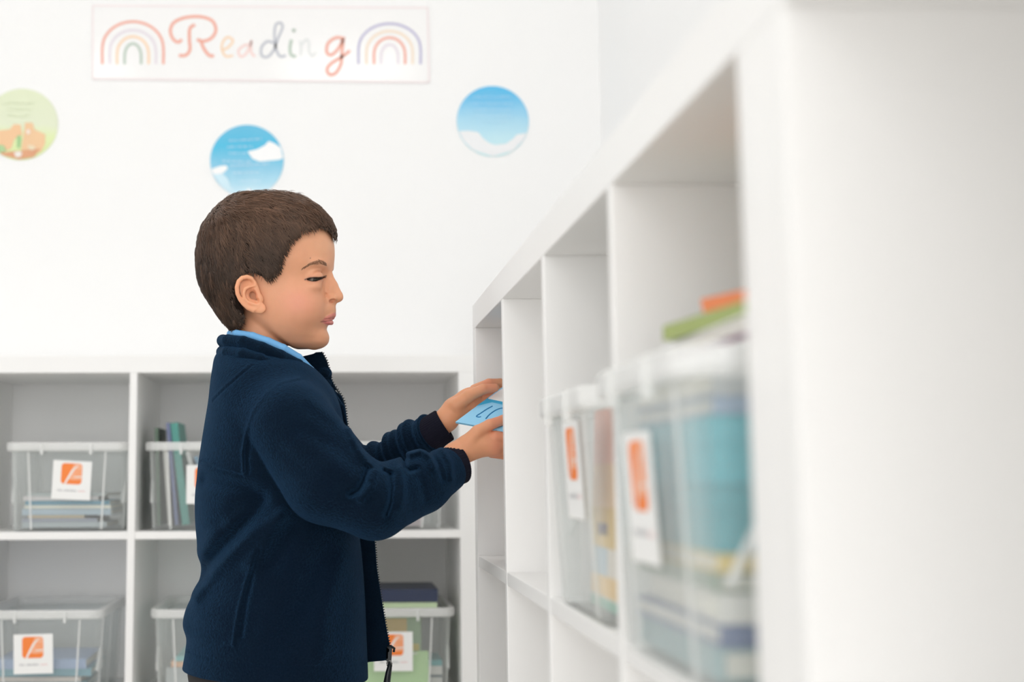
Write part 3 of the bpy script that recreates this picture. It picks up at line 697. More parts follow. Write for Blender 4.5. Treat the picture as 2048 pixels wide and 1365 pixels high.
# ------------------------------------------------------------------ jacket
JY = [690, 715, 740, 770, 800, 850, 900, 950, 1000, 1050, 1100, 1150, 1180, 1220, 1250, 1275, 1300, 1345, 1380]
JB = [446, 430, 425, 421, 418, 410, 402, 395, 391, 392, 397, 401, 391, 372, 367, 374, 372, 365, 365]
JF = [570, 600, 632, 660, 676, 688, 696, 702, 710, 716, 722, 727, 729, 731, 732, 733, 734, 736, 736]
JW = [62, 90, 125, 150, 166, 176, 178, 176, 174, 172, 170, 172, 175, 180, 183, 184, 186, 188, 188]
def px(pts, v): return [(D(a, b, v)[0], D(a, b, v)[2]) for a, b in pts]
VT, VS, VF = 165, 235, -60
STROKES = [  # outline in the photo, lateral, width, height (+ ridge, - valley)
    (px([(598, 757), (562, 768), (530, 795), (507, 828), (493, 868), (486, 905), (488, 945)], 150), 3.2, 4.5),
    (px([(606, 760), (570, 775), (540, 802), (517, 835), (503, 875), (497, 915), (497, 945)], 150), 5, -3.5),
    (px([(507, 732), (470, 764), (424, 802)], 110), 1.6, -1.6), (px([(503, 728), (466, 760), (420, 798)], 110), 2.2, 1.2),
    (px([(400, 918), (440, 934), (490, 946)], 120), 2.2, 1.8), (px([(398, 924), (440, 941), (490, 953)], 120), 2.5, -2.0),
    (px([(394, 1160), (425, 1118), (455, 1085), (495, 1040), (525, 1005)], 150), 11, -9), (px([(384, 1200), (428, 1138), (465, 1104), (515, 1062), (560, 1030)], 150), 10, 6),
    (px([(405, 962), (450, 968), (500, 978), (522, 990)], 150), 12, -7), (px([(400, 1110), (425, 1072), (455, 1040)], 140), 12, 4),
    (px([(440, 1050), (470, 1020), (500, 1000)], 150), 12, -5), (px([(500, 1130), (535, 1075), (568, 1030)], 160), 12, 5), (px([(545, 1130), (585, 1060)], 165), 14, -4),
    (px([(503, 1132), (490, 1170), (478, 1217), (470, 1262), (467, 1288)], 160), 3.5, 3.2), (px([(520, 1100), (505, 1150), (492, 1210), (484, 1270)], 160), 5, -4.5), (px([(467, 1288), (450, 1287)], 160), 2, 2),
    (px([(368, 1316), (435, 1322), (560, 1330), (735, 1338)], 170), 1.6, -1.5), (px([(380, 1262), (440, 1268), (500, 1262)], 160), 14, -3), (px([(640, 1130), (600, 1220), (560, 1290)], 170), 22, -5), (px([(690, 1110), (650, 1210), (640, 1300)], 170), 18, 4),
]
SLEEVE = [
    (px([(736, 938), (728, 960), (716, 981), (700, 990)], VS), 6, -9), (px([(699, 858), (718, 900), (738, 930), (734, 955)], 225), 7, 5), (px([(752, 945), (742, 975), (722, 1000)], VS), 8, 5),
    (px([(781, 950), (783, 975), (780, 1005), (772, 1030)], VS), 5, -7), (px([(768, 942), (783, 950)], VS), 3.5, -5), (px([(800, 940), (806, 980), (800, 1015)], VS), 8, 4),
    (px([(811, 915), (812, 935), (820, 942), (834, 938)], 200), 4.5, -8), (px([(822, 908), (842, 902), (862, 914), (868, 935)], 190), 6, 6), (px([(860, 905), (876, 930), (884, 960)], 170), 6, -4),
    (px([(885, 900), (900, 925), (903, 960)], 150), 6, 4), (px([(620, 800), (670, 840), (700, 880)], 220), 12, 3), (px([(600, 860), (660, 890), (715, 935)], 225), 14, -3), (px([(560, 900), (620, 950), (690, 980)], 230), 16, -2.5),
    (px([(735, 1000), (770, 1030), (800, 1045)], 240), 12, -2.5), (px([(840, 960), (850, 1000)], 200), 8, -2.5)]
def sleeve(P, A, near):
    d = tube(P, [a for a, r in A], [r for a, r in A], 10)
    if near:
        for pts, w_, a in SLEEVE: d = d-a*1.35*np.exp(-(line2(P[:, 0], P[:, 2], pts)/w_)**2)*(P[:, 1] > 0)
    else:   # bunched rings along the far forearm
        a, b = F32(D(716, 938, -160)), F32(D(868, 862, -58)); ba = b-a; L = np.linalg.norm(ba); s = (P-a) @ (ba/L)
        w_ = np.clip(s/12, 0, 1)*np.clip((L-s)/25, 0, 1); d = d-w_*(5.0*np.cos(s*2*math.pi/47-0.9)+1.8*np.cos(s*2*math.pi/21+P[:, 0]*0.02))
    # blunt end towards the hand
    a, b = F32(A[-2][0]), F32(A[-1][0]); t = (b-a)/np.linalg.norm(b-a); d = smax(d, (P-b) @ t-1.0, 3)
    return d
def torso(P):
    x, v, y = P[:, 0], P[:, 1], P[:, 2]; y_ = np.asarray(y, float)
    B, F, W = curve(y_, JY, JB), curve(y_, JY, JF), curve(y_, JY, JW)
    d = section(x, v, F, B, W, (F+B)/2, np.float32(2.35), np.float32(2.2))
    d = smax(d, 700-y, 14)
    for pts, w_, a in STROKES: d = d-a*(1.7 if w_ > 7 else 1.0)*np.exp(-(line2(x, y, pts)/(w_*(1.3 if w_ > 7 else 1)))**2)*np.clip(v/40, 0, 1)
    return d
def jacket(P):
    x, v, y = P[:, 0], P[:, 1], P[:, 2]
    d = torso(P)
    n_ = sleeve(P, NEAR, True)
    d = smin(d, n_, 4+30*np.clip((900-y)/70, 0, 1))
    d = smin(d, sleeve(P, FAR, False), 8)
    # far front panel, hanging open beyond the near one
    slab = np.maximum(poly2(x, y, [(600, 740), (660, 770), (684, 792), (692, 820), (697, 858), (712, 930), (735, 1010), (750, 1080), (755, 1140), (764, 1200), (774, 1260), (783, 1305), (779, 1326), (735, 1330), (640, 1332), (600, 1300)]), np.abs(v+38)-5)
    d = smin(d, slab, 4)
    d = np.maximum(d, y-1335-0.055*(x-365))
    # hollow from below and at the neck
    d = smax(d, -tube(P, [(520, 0, 640), (520, 0, 760)], [57, 57]), 4)
    inner = section(x, v, np.float32(722), np.float32(382), np.float32(172), np.float32(552), np.float32(2.3), np.float32(2.3))
    d = np.maximum(d, -np.maximum(inner, 1290-y))
    # shallow gap between the two front panels
    return d
COLU = [(446, 0, 682), (456, 50, 682), (486, 76, 685), (523, 86, 698), (560, 84, 713), (596, 62, 730), (626, 42, 752), (662, 22, 781)]
COLL = [(445, 0, 705), (456, 58, 706), (486, 88, 710), (520, 98, 721), (556, 96, 737), (594, 74, 752), (630, 50, 768), (664, 28, 790), (684, 10, 815), (692, 0, 852)]
def collar(P):
    q = P.copy(); q[:, 1] = np.abs(P[:, 1]); near = P[:, 1] > -5
    U = [D(a, c, b) for a, b, c in COLU]; L = [D(a, c, b) for a, b, c in COLL]
    d = tube(P, U, [12, 12, 12, 13, 12.5, 11, 8, 6], 3)
    d = smin(d, tube(P, L, [12.5, 12.5, 13, 13, 13, 11.5, 9.5, 7.5, 5.5, 4], 3), 2.0)
    # far half stands up
    far = tube(P, [(446, 0, 682), (458, -52, 684), (490, -76, 692), (540, -86, 712), (585, -80, 728), (625, -62, 735), (650, -42, 745)], [12, 12, 13, 14, 15, 16, 14], 3)
    far = smin(far, tube(P, [(446, 0, 705), (458, -56, 706), (500, -84, 712), (560, -88, 735), (610, -70, 755), (655, -40, 765)], [12.5, 12.5, 13, 13, 14, 10], 3), 3)
    d = smin(d, far, 3)
    sl = np.maximum(poly2(P[:, 0], P[:, 2], [(590, 730), (601, 711), (626, 705), (631, 702), (644, 701), (654, 720), (659, 740), (664, 760), (674, 778), (650, 785), (600, 770)]), np.abs(P[:, 1]+40)-4.5)
    d = smin(d, sl, 3)
    d = smax(d, -tube(P, [(520, 0, 620), (524, 0, 700), (535, 0, 770)], [58, 62, 60]), 3)
    return d
def shirt(P):
    U = [(462, 0, 668), (474, 48, 668), (505, 66, 673), (536, 73, 684), (566, 71, 698), (596, 56, 716), (622, 36, 740), (640, 20, 765)]
    d = tube(P, [D(a, c, b) for a, b, c in U], [8, 8, 8, 8.5, 9, 8.5, 6.5, 4], 2)
    d = smin(d, tube(P, [(462, 0, 670), (476, -48, 672), (510, -68, 680), (550, -74, 695), (590, -62, 715), (622, -34, 745)], [8, 8, 8, 8, 8, 7], 2), 3)
    d = smin(d, tube(P, [(520, 0, 760), (560, 0, 850)], [70, 90], 20), 10)
    d = smax(d, -tube(P, [(528, 0, 620), (521, 0, 700), (519, 0, 740)], [54, 55, 55]), 3)
    return d
def trousers(P):
    x, v, y = P[:, 0], P[:, 1], P[:, 2]
    d = section(x, v, np.float32(700), np.float32(376), np.float32(152), np.float32(540), np.float32(2.2), np.float32(2.2)); d = smax(smax(d, y-1400, 60), 1295-y, 8)
    for s in (1, -1): d = smin(d, tube(P, [(545, 74*s, 1400), (558, 76*s, 1480), (572, 72*s, 1720), (560, 68*s, 2085)], [92, 84, 62, 48], 10), 30)
    return smax(d, y-2090, 4)
def shoe(s):
    def f(P):
        d = tube(P, [(545, 68*s, 2130), (600, 68*s, 2140), (668, 68*s, 2165)], [44, 40, 30], 14)
        d = smax(d, P[:, 2]-2196, 4)
        return smax(d, -cap(P, (556, 68*s, 2040), (556, 68*s, 2120), 32, 32), 4)
    return f
def cuff(a, b, r0, r1, rin, squash=None):
    a, b = F32(a), F32(b); L = np.linalg.norm(b-a); t = (b-a)/L
    def f(P):
        s = (P-a) @ t; r = np.linalg.norm(P-a-s[:, None]*t, axis=1)
        R = r0+(r1-r0)*np.clip(s/L, 0, 1)
        # fine ribs round the knit
        u = np.cross(t, F32([0, 1, 0])); u /= np.linalg.norm(u); w_ = np.cross(t, u)
        th = np.arctan2((P-a) @ w_, (P-a) @ u)
        d = smax(smax(r-R-0.5*np.cos(th*44), s-L, 3), -s, 3)
        return smax(d, rin-r, 3)
    return f
# ---- materials of the figure
M_skin, nt, b = nmat('skin')
va = nt.nodes.new('ShaderNodeVertexColor'); va.layer_name = 'tone'
tc = nt.nodes.new('ShaderNodeTexCoord'); nz = nt.nodes.new('ShaderNodeTexNoise'); nz.inputs['Scale'].default_value = 60; nz.inputs['Detail'].default_value = 6
mr = nt.nodes.new('ShaderNodeMapRange'); mr.inputs['To Min'].default_value = 0.94; mr.inputs['To Max'].default_value = 1.06
vm = nt.nodes.new('ShaderNodeVectorMath'); vm.operation = 'SCALE'
nt.links.new(tc.outputs['Object'], nz.inputs['Vector']); nt.links.new(nz.outputs['Fac'], mr.inputs['Value']); nt.links.new(mr.outputs[0], vm.inputs['Scale'])
nt.links.new(va.outputs['Color'], vm.inputs[0]); nt.links.new(vm.outputs[0], b.inputs['Base Color'])
nz2 = nt.nodes.new('ShaderNodeTexNoise'); nz2.inputs['Scale'].default_value = 900; bp = nt.nodes.new('ShaderNodeBump'); bp.inputs['Strength'].default_value = 0.12; bp.inputs['Distance'].default_value = 0.0006
nt.links.new(tc.outputs['Object'], nz2.inputs['Vector']); nt.links.new(nz2.outputs['Fac'], bp.inputs['Height']); nt.links.new(bp.outputs[0], b.inputs['Normal'])
b.inputs['Roughness'].default_value = 0.5; b.inputs['Specular IOR Level'].default_value = 0.35
b.inputs['Subsurface Weight'].default_value = 0.25; b.inputs['Subsurface Radius'].default_value = (1.0, 0.35, 0.2); b.inputs['Subsurface Scale'].default_value = 0.006
def fleece(name, col, dist=0.003, scale=330):
    m, nt, b = nmat(name); tc = nt.nodes.new('ShaderNodeTexCoord')
    n1 = nt.nodes.new('ShaderNodeTexNoise'); n1.inputs['Scale'].default_value = scale; n1.inputs['Detail'].default_value = 4; n1.inputs['Roughness'].default_value = 0.65; n1.inputs['Distortion'].default_value = 1.2
    n2 = nt.nodes.new('ShaderNodeTexNoise'); n2.inputs['Scale'].default_value = 14; n2.inputs['Detail'].default_value = 3
    cr = nt.nodes.new('ShaderNodeMapRange'); cr.inputs['To Min'].default_value = 0.8; cr.inputs['To Max'].default_value = 1.2
    vm = nt.nodes.new('ShaderNodeVectorMath'); vm.operation = 'SCALE'; vm.inputs[0].default_value = col
    bp = nt.nodes.new('ShaderNodeBump'); bp.inputs['Strength'].default_value = 0.8; bp.inputs['Distance'].default_value = dist
    for n in (n1, n2): nt.links.new(tc.outputs['Object'], n.inputs['Vector'])
    nt.links.new(n2.outputs['Fac'], cr.inputs['Value']); nt.links.new(cr.outputs[0], vm.inputs['Scale']); nt.links.new(vm.outputs[0], b.inputs['Base Color'])
    nt.links.new(n1.outputs['Fac'], bp.inputs['Height']); nt.links.new(bp.outputs[0], b.inputs['Normal'])
    b.inputs['Roughness'].default_value = 0.95; b.inputs['Specular IOR Level'].default_value = 0.1
    b.inputs['Sheen Weight'].default_value = 0.22; b.inputs['Sheen Roughness'].default_value = 0.4; b.inputs['Sheen Tint'].default_value = (0.12, 0.42, 0.9, 1)
    return m
M_fleece = fleece('navy_fleece', (0.0017, 0.0085, 0.020))
M_cuff = mat('black_knit', (0.007, 0.007, 0.016), 0.9, bump=0.4, bscale=900, spec=0.2)
M_shirt = mat('light_blue_cotton', (0.16, 0.42, 0.75), 0.8, bump=0.2, bscale=1200)
M_trous = mat('black_cloth', (0.012, 0.011, 0.012), 0.85, bump=0.2, bscale=700)
M_shoe = mat('black_leather', (0.012, 0.012, 0.013), 0.4)
M_zip = mat('black_zip', (0.006, 0.01, 0.014), 0.35)
M_ball = mat('eye_white', (0.2, 0.16, 0.13), 0.5)
M_iris = mat('dark_brown_iris', (0.03, 0.022, 0.01), 0.45)
M_hairb = mat('dark_brown_hair', (0.012, 0.007, 0.005), 0.9, spec=0.1, noise=0.3, nscale=60)
# ---- build the figure
boy = empty('person', tuple(to_world(np.array([[560., 0., 2200.]]))[0]*np.array([1, 1, 0])))
tag(boy, 'boy in a navy fleece jacket standing in profile, reaching into the bookcase with both hands', 'person')
bpy.context.view_layer.update()
INV = boy.matrix_world.inverted()
def own(o, parent=boy):
    o.parent = parent; o.matrix_parent_inverse = INV if parent is boy else Matrix.Identity(4); return o
bodymeshes = [nets(lambda P: smax(skin(P), P[:, 2]-742, 2), (392, -122, 388), (698, 122, 746), 1.35),
              nets(hand_near, (850, 0, 810), (1080, 130, 970), 1.35), nets(hand_far, (830, -140, 740), (1070, 10, 905), 1.35),
              nets(core, (440, -270, 700), (920, 270, 2200), 7.0)]
body = own(sculpt('body', bodymeshes, M_skin, None, blush))
own(sculpt('jacket', [nets(jacket, (352, -260, 690), (930, 300, 1372), 2.6)], M_fleece))
JK = bpy.data.objects['jacket']
def sub(o, parent):
    o.parent = parent; o.matrix_parent_inverse = (INV if True else None); return o
c = sculpt('collar', [nets(collar, (425, -110, 660), (705, 118, 862), 1.7)], M_fleece); c.parent = JK
c = sculpt('cuff', [nets(cuff(D(896, 937, 92), D(922, 928, 80), 40, 38, 26), (860, 20, 880), (960, 150, 990), 1.5)], M_cuff); c.parent = JK
c = sculpt('cuff', [nets(cuff(D(850, 876, -62), D(890, 850, -54), 37, 35, 27), (800, -115, 800), (935, 0, 915), 1.5)], M_cuff); c.parent = JK
own(sculpt('shirt', [nets(shirt, (445, -110, 655), (660, 110, 950), 2.2)], M_shirt))
own(sculpt('trousers', [nets(trousers, (355, -190, 1280), (720, 190, 2100), 6.0)], M_trous))
for s in (1, -1): own(sculpt('shoe', [nets(shoe(s), (480, 10 if s > 0 else -130, 2080), (710, 130 if s > 0 else -10, 2205), 4.0)], M_shoe))
# zip: teeth along the far edge, slider, pull
ze = [(644, 701), (654, 720), (659, 740), (664, 760), (676, 779), (687, 797), (692, 820), (697, 858), (712, 930), (735, 1010), (750, 1080), (755, 1140), (764, 1200), (774, 1260), (781, 1296)]
zs = spline([np.array([a, 0, b], float) for a, b in ze], 12); zb = MB(); acc = 0; last = zs[0]
def dw(p): return to_world(np.array([p], float))[0]
for p in zs[1:]:
    seg = np.linalg.norm(p-last); n = max(1, int(seg/1.0)); t = (p-last)/max(seg, 1e-6)
    for i in range(n):
        acc += seg/n
        if acc >= 4.6:
            acc = 0; q = last+(p-last)*i/n; nrm = np.array([t[2], 0, -t[0]]); c0 = q+nrm*0.3+np.array([0, -38, 0])
            lo4 = [dw(c0+a*t+b_*nrm+np.array([0, vv, 0])) for a, b_, vv in ((-1.2, -2, -2.5), (1.2, -2, -2.5), (1.2, -2, 2.5), (-1.2, -2, 2.5))]
            hi4 = [dw(c0+a*t+b_*nrm+np.array([0, vv, 0])) for a, b_, vv in ((-0.9, 2.4, -1.6), (0.9, 2.4, -1.6), (0.9, 2.4, 1.6), (-0.9, 2.4, 1.6))]
            zb.hexa(lo4, hi4)
    last = p
tape = [dw(np.array([p[0]-1.5, -38, p[2]])) for p in zs[::3]]
zb.tube(tape, 0.0012, 6)
zo = zb.build('zip', M_zip); zo.parent = JK
sl = MB()
sl.hexa([dw((774, -42, 1299)), dw((786, -42, 1298)), dw((786, -33, 1298)), dw((774, -33, 1299))], [dw((774, -42, 1328)), dw((784, -42, 1330)), dw((784, -33, 1330)), dw((774, -33, 1328))])
sl.tube([dw((776, -34, 1299)), dw((783, -32, 1297)), dw((790, -34, 1302)), dw((789, -36, 1309))], 0.0018, 8)
s_ = sl.build('zip_slider', M_zip, smooth=False); s_.parent = zo
pl = MB(); pl.tube([dw((779, -34, 1326)), dw((781, -33, 1336)), dw((778, -33, 1352)), dw((774, -33, 1376)), dw((772, -33, 1388))], [0.0015, 0.0034, 0.0042, 0.005, 0.003], 10)
s_ = pl.build('zip_pull', M_zip, smooth=True); s_.parent = zo
rg = MB(); th = np.linspace(0, 2*math.pi, 17); rg.tube([dw((780+5*math.cos(a), -33, 1333+6*math.sin(a))) for a in th], 0.0009, 6, 0)
s_ = rg.build('pull_ring', mat('bright_metal', (0.7, 0.7, 0.7), 0.25, metal=1.0)); s_.parent = zo
# eyes
def hd2design(p):
    u, l = p[0]-AX, p[1]; return np.array([AX+cS*u-sS*l, sS*u+cS*l, p[2]])
for s in (1, -1):
    c = dw(hd2design((EYE[0], s*EYE[1], EYE[2])))
    g = MB(); n = 20; R_ = ER*SC
    # axis of sight: forward and down
    fw = Vector((0.62, -0.66*s, -0.36)).normalized(); q = fw.to_track_quat('Z', 'Y')
    rings = []
    for i in range(n+1):
        a = math.pi*i/n; rings.append([c+np.array(q @ Vector((R_*math.sin(a)*math.cos(t), R_*math.sin(a)*math.sin(t), R_*math.cos(a)))) for t in np.linspace(0, 2*math.pi, 25)[:-1]])
    V = [p for r in rings for p in r]; Fq = []; mi = []
    for i in range(n):
        for j in range(24):
            Fq.append((i*24+j, i*24+(j+1) % 24, (i+1)*24+(j+1) % 24, (i+1)*24+j)); mi.append(1 if i < 5 else 0)
    g.v = [tuple(p) for p in V]; g.f = Fq; g.m = mi
    own(g.build('eye', [M_ball, M_iris], smooth=True))
# ---- hair: a close shell and many short locks
HAIRL = [(391, 518), (392.4, 487), (401, 461), (422, 429), (448, 403), (475, 388), (505, 382), (555, 384), (594, 389), (621, 400), (645, 415), (661, 434), (675, 454), (676, 478),
         (668, 482), (660, 466), (655, 460), (634, 457), (607, 462), (592, 469), (581, 485), (573, 500), (566, 515), (556, 540), (549, 552), (539, 560), (524, 555), (512, 548), (498, 546), (478, 550), (468, 562), (467, 578), (472, 592), (481, 608), (489, 622), (488, 638), (473, 659), (459, 648), (441, 635), (425, 614), (411, 590), (398, 564), (393, 540)]
def _push(p): dx, dy = p[0]-530, p[1]-510; L = math.hypot(dx, dy); return (p[0]+dx/L*14, p[1]+dy/L*14)
_nape = HAIRL.index((459, 648))
HAIRM = [_push(p) if (i <= 12 or i >= _nape) else p for i, p in enumerate(HAIRL)]
def hair_shell(P):
    Hd = head(P); x, l, y = Hd[:, 0], Hd[:, 1], Hd[:, 2]; y_ = np.asarray(y, float)
    ky = [386, 396, 409, 432, 460, 490, 520, 550, 580, 610, 640, 662]
    kb = [500, 462, 440, 416, 399, 391.5, 389, 392, 402, 420, 441, 462]
    kf = [505, 592, 626, 656, 672, 674, 671, 660, 650, 640, 620, 600]
    kw = [14, 58, 78, 94, 101, 104, 104, 102, 97, 88, 78, 70]
    km = [503, 520, 525, 530, 532, 532, 528, 520, 515, 512, 510, 510]
    C_ = lambda K: curve(y_, ky, K)
    d = section(x, l, C_(kf), C_(kb), C_(kw), C_(km), np.float32(2.15), np.float32(2.1)); d = smax(d, 389-y, 6)
    k = 1-P[:, 1]/FPX; xi = 678+(P[:, 0]-678)/k; yi = 947+(P[:, 2]-947)/k     # outline on the near side; mirrored far side follows
    al = np.abs(l); kk = 1-(sS*(x-AX)+cS*al)/FPX
    xs = AX+cS*(x-AX)-sS*al; xi = 678+(xs-678)/kk; yi = 947+(y-947)/kk
    wv = 2.2*np.sin(xi*0.55+yi*0.2)+1.5*np.sin(xi*1.1-yi*0.7)
    m = poly2(xi, yi+wv*0.5*(yi > 440), HAIRM)
    return d, m
def hair_f(P):
    d, m = hair_shell(P); return smax(smax(d, m+1.0, 4), -(skin(P)+2.0), 2)
hp, hq = nets(hair_f, (385, -125, 378), (695, 125, 672), 2.0)
hair = own(sculpt('hair', [(hp, hq)], M_hairb))
M_lock, nt, b = nmat('brown_hair_locks')
va = nt.nodes.new('ShaderNodeVertexColor'); va.layer_name = 'tone'; nt.links.new(va.outputs['Color'], b.inputs['Base Color'])
b.inputs['Roughness'].default_value = 0.36; b.inputs['Specular IOR Level'].default_value = 0.4; b.inputs['Specular Tint'].default_value = (1.0, 0.85, 0.75, 1)
rs = np.random.RandomState(3)
def locks(name, N, seed_pts, seed_nrm, flow, length, width, lift, base, var, parent, m):
    "tapered three-sided locks that follow the surface"
    K = 6; pts = [seed_pts]; p = seed_pts.copy(); nrm = seed_nrm.copy()
    L = length*(0.6+0.8*rs.rand(len(p)))/ (K-1)
    for k in range(K-1):
        t = flow(p, nrm); p = p+t*L[:, None]
        p = p+nrm*(lift[k][:, None] if np.ndim(lift[k]) else lift[k])
        pts.append(p)
    A = np.stack(pts, 1); n = len(A)
    T_ = np.gradient(A, axis=1); T_ /= np.linalg.norm(T_, axis=2, keepdims=True)+1e-9
    S_ = np.cross(T_, nrm[:, None, :]); S_ /= np.linalg.norm(S_, axis=2, keepdims=True)+1e-9
    wv = width*(0.6+0.8*rs.rand(n))[:, None]*np.array([0.7, 1.0, 1.0, 0.85, 0.6, 0.12])[None]
    Lf = A-S_*wv[..., None]; Rt = A+S_*wv[..., None]; Tp = A+nrm[:, None, :]*(wv*0.7)[..., None]
    V = np.stack([Lf, Tp, Rt], 2).reshape(-1, 3)     # per lock K*3
    o = np.arange(n)[:, None, None]*K*3; k = np.arange(K-1)[None, :, None]*3
    q = np.concatenate([o+k+np.array([0, 1, 4, 3]), o+k+np.array([1, 2, 5, 4])], 1).reshape(-1, 4)
    tone = base*(1+var*(rs.rand(n, 1)-0.5)*2); tone = np.repeat(tone, K*3, 0)
    ob = rawmesh(name, to_world(V), q, m, None, tone); ob.parent = parent
    return ob
# seeds on the hair surface
fP = F32(hp); e = 0.7; dd, mm = hair_shell(fP)
outer = np.abs(dd) < 1.6
ed = np.hypot((678+(hp[:, 0]-678)/(1-hp[:, 1]/FPX)-499)/33, (947+(hp[:, 2]-947)/(1-hp[:, 1]/FPX)-583)/44)
cand = hp[outer & (mm < -1.5) & ~((hp[:, 2] < 395) & (np.hypot(hp[:, 0]-503, hp[:, 1]) < 16)) & ~((ed < 1.08) & (np.abs(hp[:, 1]) > 60))]
sel = rs.randint(0, len(cand), 36000); sp = cand[sel]+rs.randn(36000, 3)*1.2
f0 = hair_shell(F32(sp))[0]; gr = np.stack([(hair_shell(F32(sp+np.eye(3)[k]*e))[0]-f0)/e for k in range(3)], 1); gr /= np.linalg.norm(gr, axis=1, keepdims=True)+1e-9
WH = hd2design((432, 6, 432))
def flow(p, nrm):
    d = p-WH; r = np.linalg.norm(d, axis=1, keepdims=True)+1e-6; d = d/r
    top = np.clip((470-p[:, 2])/60, 0, 1)[:, None]; front = np.clip((p[:, 0]-440)/60, 0, 1)[:, None]
    down = np.array([0.18, 0, 1.0])
    t = d*(0.9+0.8*top)+down*(1-top)*(0.75+0.3*(1-front))+np.array([0.9, 0, 0.12])*top*front
    t = t+0.28*np.stack([np.sin(p[:, 2]*0.23+p[:, 1]*0.2), np.sin(p[:, 0]*0.19)*0.6, np.sin(p[:, 0]*0.21+p[:, 1]*0.13)], 1)
    t = t-nrm*(t*nrm).sum(1, keepdims=True)
    return t/(np.linalg.norm(t, axis=1, keepdims=True)+1e-9)
jit = rs.randn(36000, 3)*0.22
def flowj(p, nrm):
    t = flow(p, nrm)+jit[:len(p)]; t -= nrm*(t*nrm).sum(1, keepdims=True); return t/(np.linalg.norm(t, axis=1, keepdims=True)+1e-9)
sp = sp-gr*f0[:, None]-gr*1.0
cl = np.sin(sp[:, 0]*0.31+np.sin(sp[:, 2]*0.17)*2.2)*np.sin(sp[:, 2]*0.29+sp[:, 0]*0.13+np.sin(sp[:, 0]*0.11)*2)*np.cos(sp[:, 1]*0.17)
tone0 = np.array([[0.062, 0.032, 0.019]])*(1+0.7*cl[:, None]+0.62*np.clip((462-sp[:, 2:3])/60, -1, 1))  # clump highlights painted in; lighter crown and darker sides are partly painted shading
mseed = hair_shell(F32(sp))[1]
Ls = np.where(sp[:, 0] > 625, 13.0, 26.0)*np.clip(-mseed/22, 0.42, 1)
lf = 1+1.2*np.clip(cl, -0.6, 1)
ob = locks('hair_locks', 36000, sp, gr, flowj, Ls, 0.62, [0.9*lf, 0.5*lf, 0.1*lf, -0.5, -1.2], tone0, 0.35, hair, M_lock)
# brows and lashes
def strokes(name, pts3, dirs, n, L, wdt, colr, out=0.6, spread=1.0):
    P0 = []; T0 = []
    P3 = np.array(pts3, float); D3 = np.array(dirs, float)
    for i in range(n):
        s = rs.rand()*(len(P3)-1.001); k = int(s); f = s-k
        P0.append(P3[k]*(1-f)+P3[k+1]*f+np.array([0, 0, rs.randn()*spread])); T0.append(D3[k]*(1-f)+D3[k+1]*f+rs.randn(3)*0.12)
    P0 = np.array([hd2design(p) for p in P0]); T0 = np.array([hd2design(t+np.array([AX, 0, 0]))-np.array([AX, 0, 0]) for t in T0]); T0 /= np.linalg.norm(T0, axis=1, keepdims=True)
    f0 = skin(F32(P0)); g = np.stack([(skin(F32(P0+np.eye(3)[k]*0.8))-f0)/0.8 for k in range(3)], 1); g /= np.linalg.norm(g, axis=1, keepdims=True)+1e-9
    for _ in range(3): P0 = P0-g*skin(F32(P0))[:, None]
    return P0, g, T0
def tufts(name, P0, g, T0, L, wdt, colr, rise, parent):
    n = len(P0); K = 4; A = []
    for k in range(K):
        f = k/(K-1); A.append(P0+T0*(L*f)[:, None]+g*(rise[0]+rise[1]*f+rise[2]*f*f))
    A = np.stack(A, 1); S_ = np.cross(T0, g); S_ /= np.linalg.norm(S_, axis=1, keepdims=True)+1e-9
    wv = (wdt*np.array([1, 0.9, 0.6, 0.1]))[None, :, None]
    V = np.stack([A-S_[:, None]*wv, A+S_[:, None]*wv], 2).reshape(-1, 3)
    o = np.arange(n)[:, None, None]*K*2; k = np.arange(K-1)[None, :, None]*2
    q = (o+k+np.array([0, 1, 3, 2])).reshape(-1, 4)
    ob = rawmesh(name, to_world(V), q, M_lock, None, np.repeat(np.array([colr]), len(V), 0)); own(ob); return ob
def onface(x, y):
    "first point of the near skin under a photo pixel"
    vs = np.arange(130.0, -60, -0.5); Pq = F32([D(x, y, v) for v in vs]); f = skin(Pq); i = int(np.argmax(f < 0)); return Pq[i]
BROW = [(653.5, 530, 2.8), (648, 527.5, 3.6), (640, 525, 3.6), (631, 524.5, 3.0), (621, 527.5, 2.6), (613, 532, 1.6), (607, 535, 0.8)]
bpts, bdir = [], []
for i in range(560):
    q = rs.rand()**0.9*5.99; k = int(q); f = q-k; a_, b_ = BROW[k], BROW[k+1]; w_ = a_[2]*(1-f)+b_[2]*f
    x_ = a_[0]*(1-f)+b_[0]*f; y_ = a_[1]*(1-f)+b_[1]*f+rs.uniform(-1, 1)*w_
    p = onface(x_, y_); p2 = onface(x_+(-1.6), y_+(-1.2 if k < 2 else (0.5 if k < 4 else 1.4))+rs.randn()*0.3)
    bpts.append(p); bdir.append((p2-p)/np.linalg.norm(p2-p))
bpts = np.array(bpts, float); bdir = np.array(bdir, float)
def mirror(p, isdir=False):
    "through the middle plane of the head"
    n = np.array([-sS, cS, 0]); o = np.zeros(3) if isdir else np.array([AX, 0, 0]); d_ = (p-o) @ n; return p-2*d_[:, None]*n
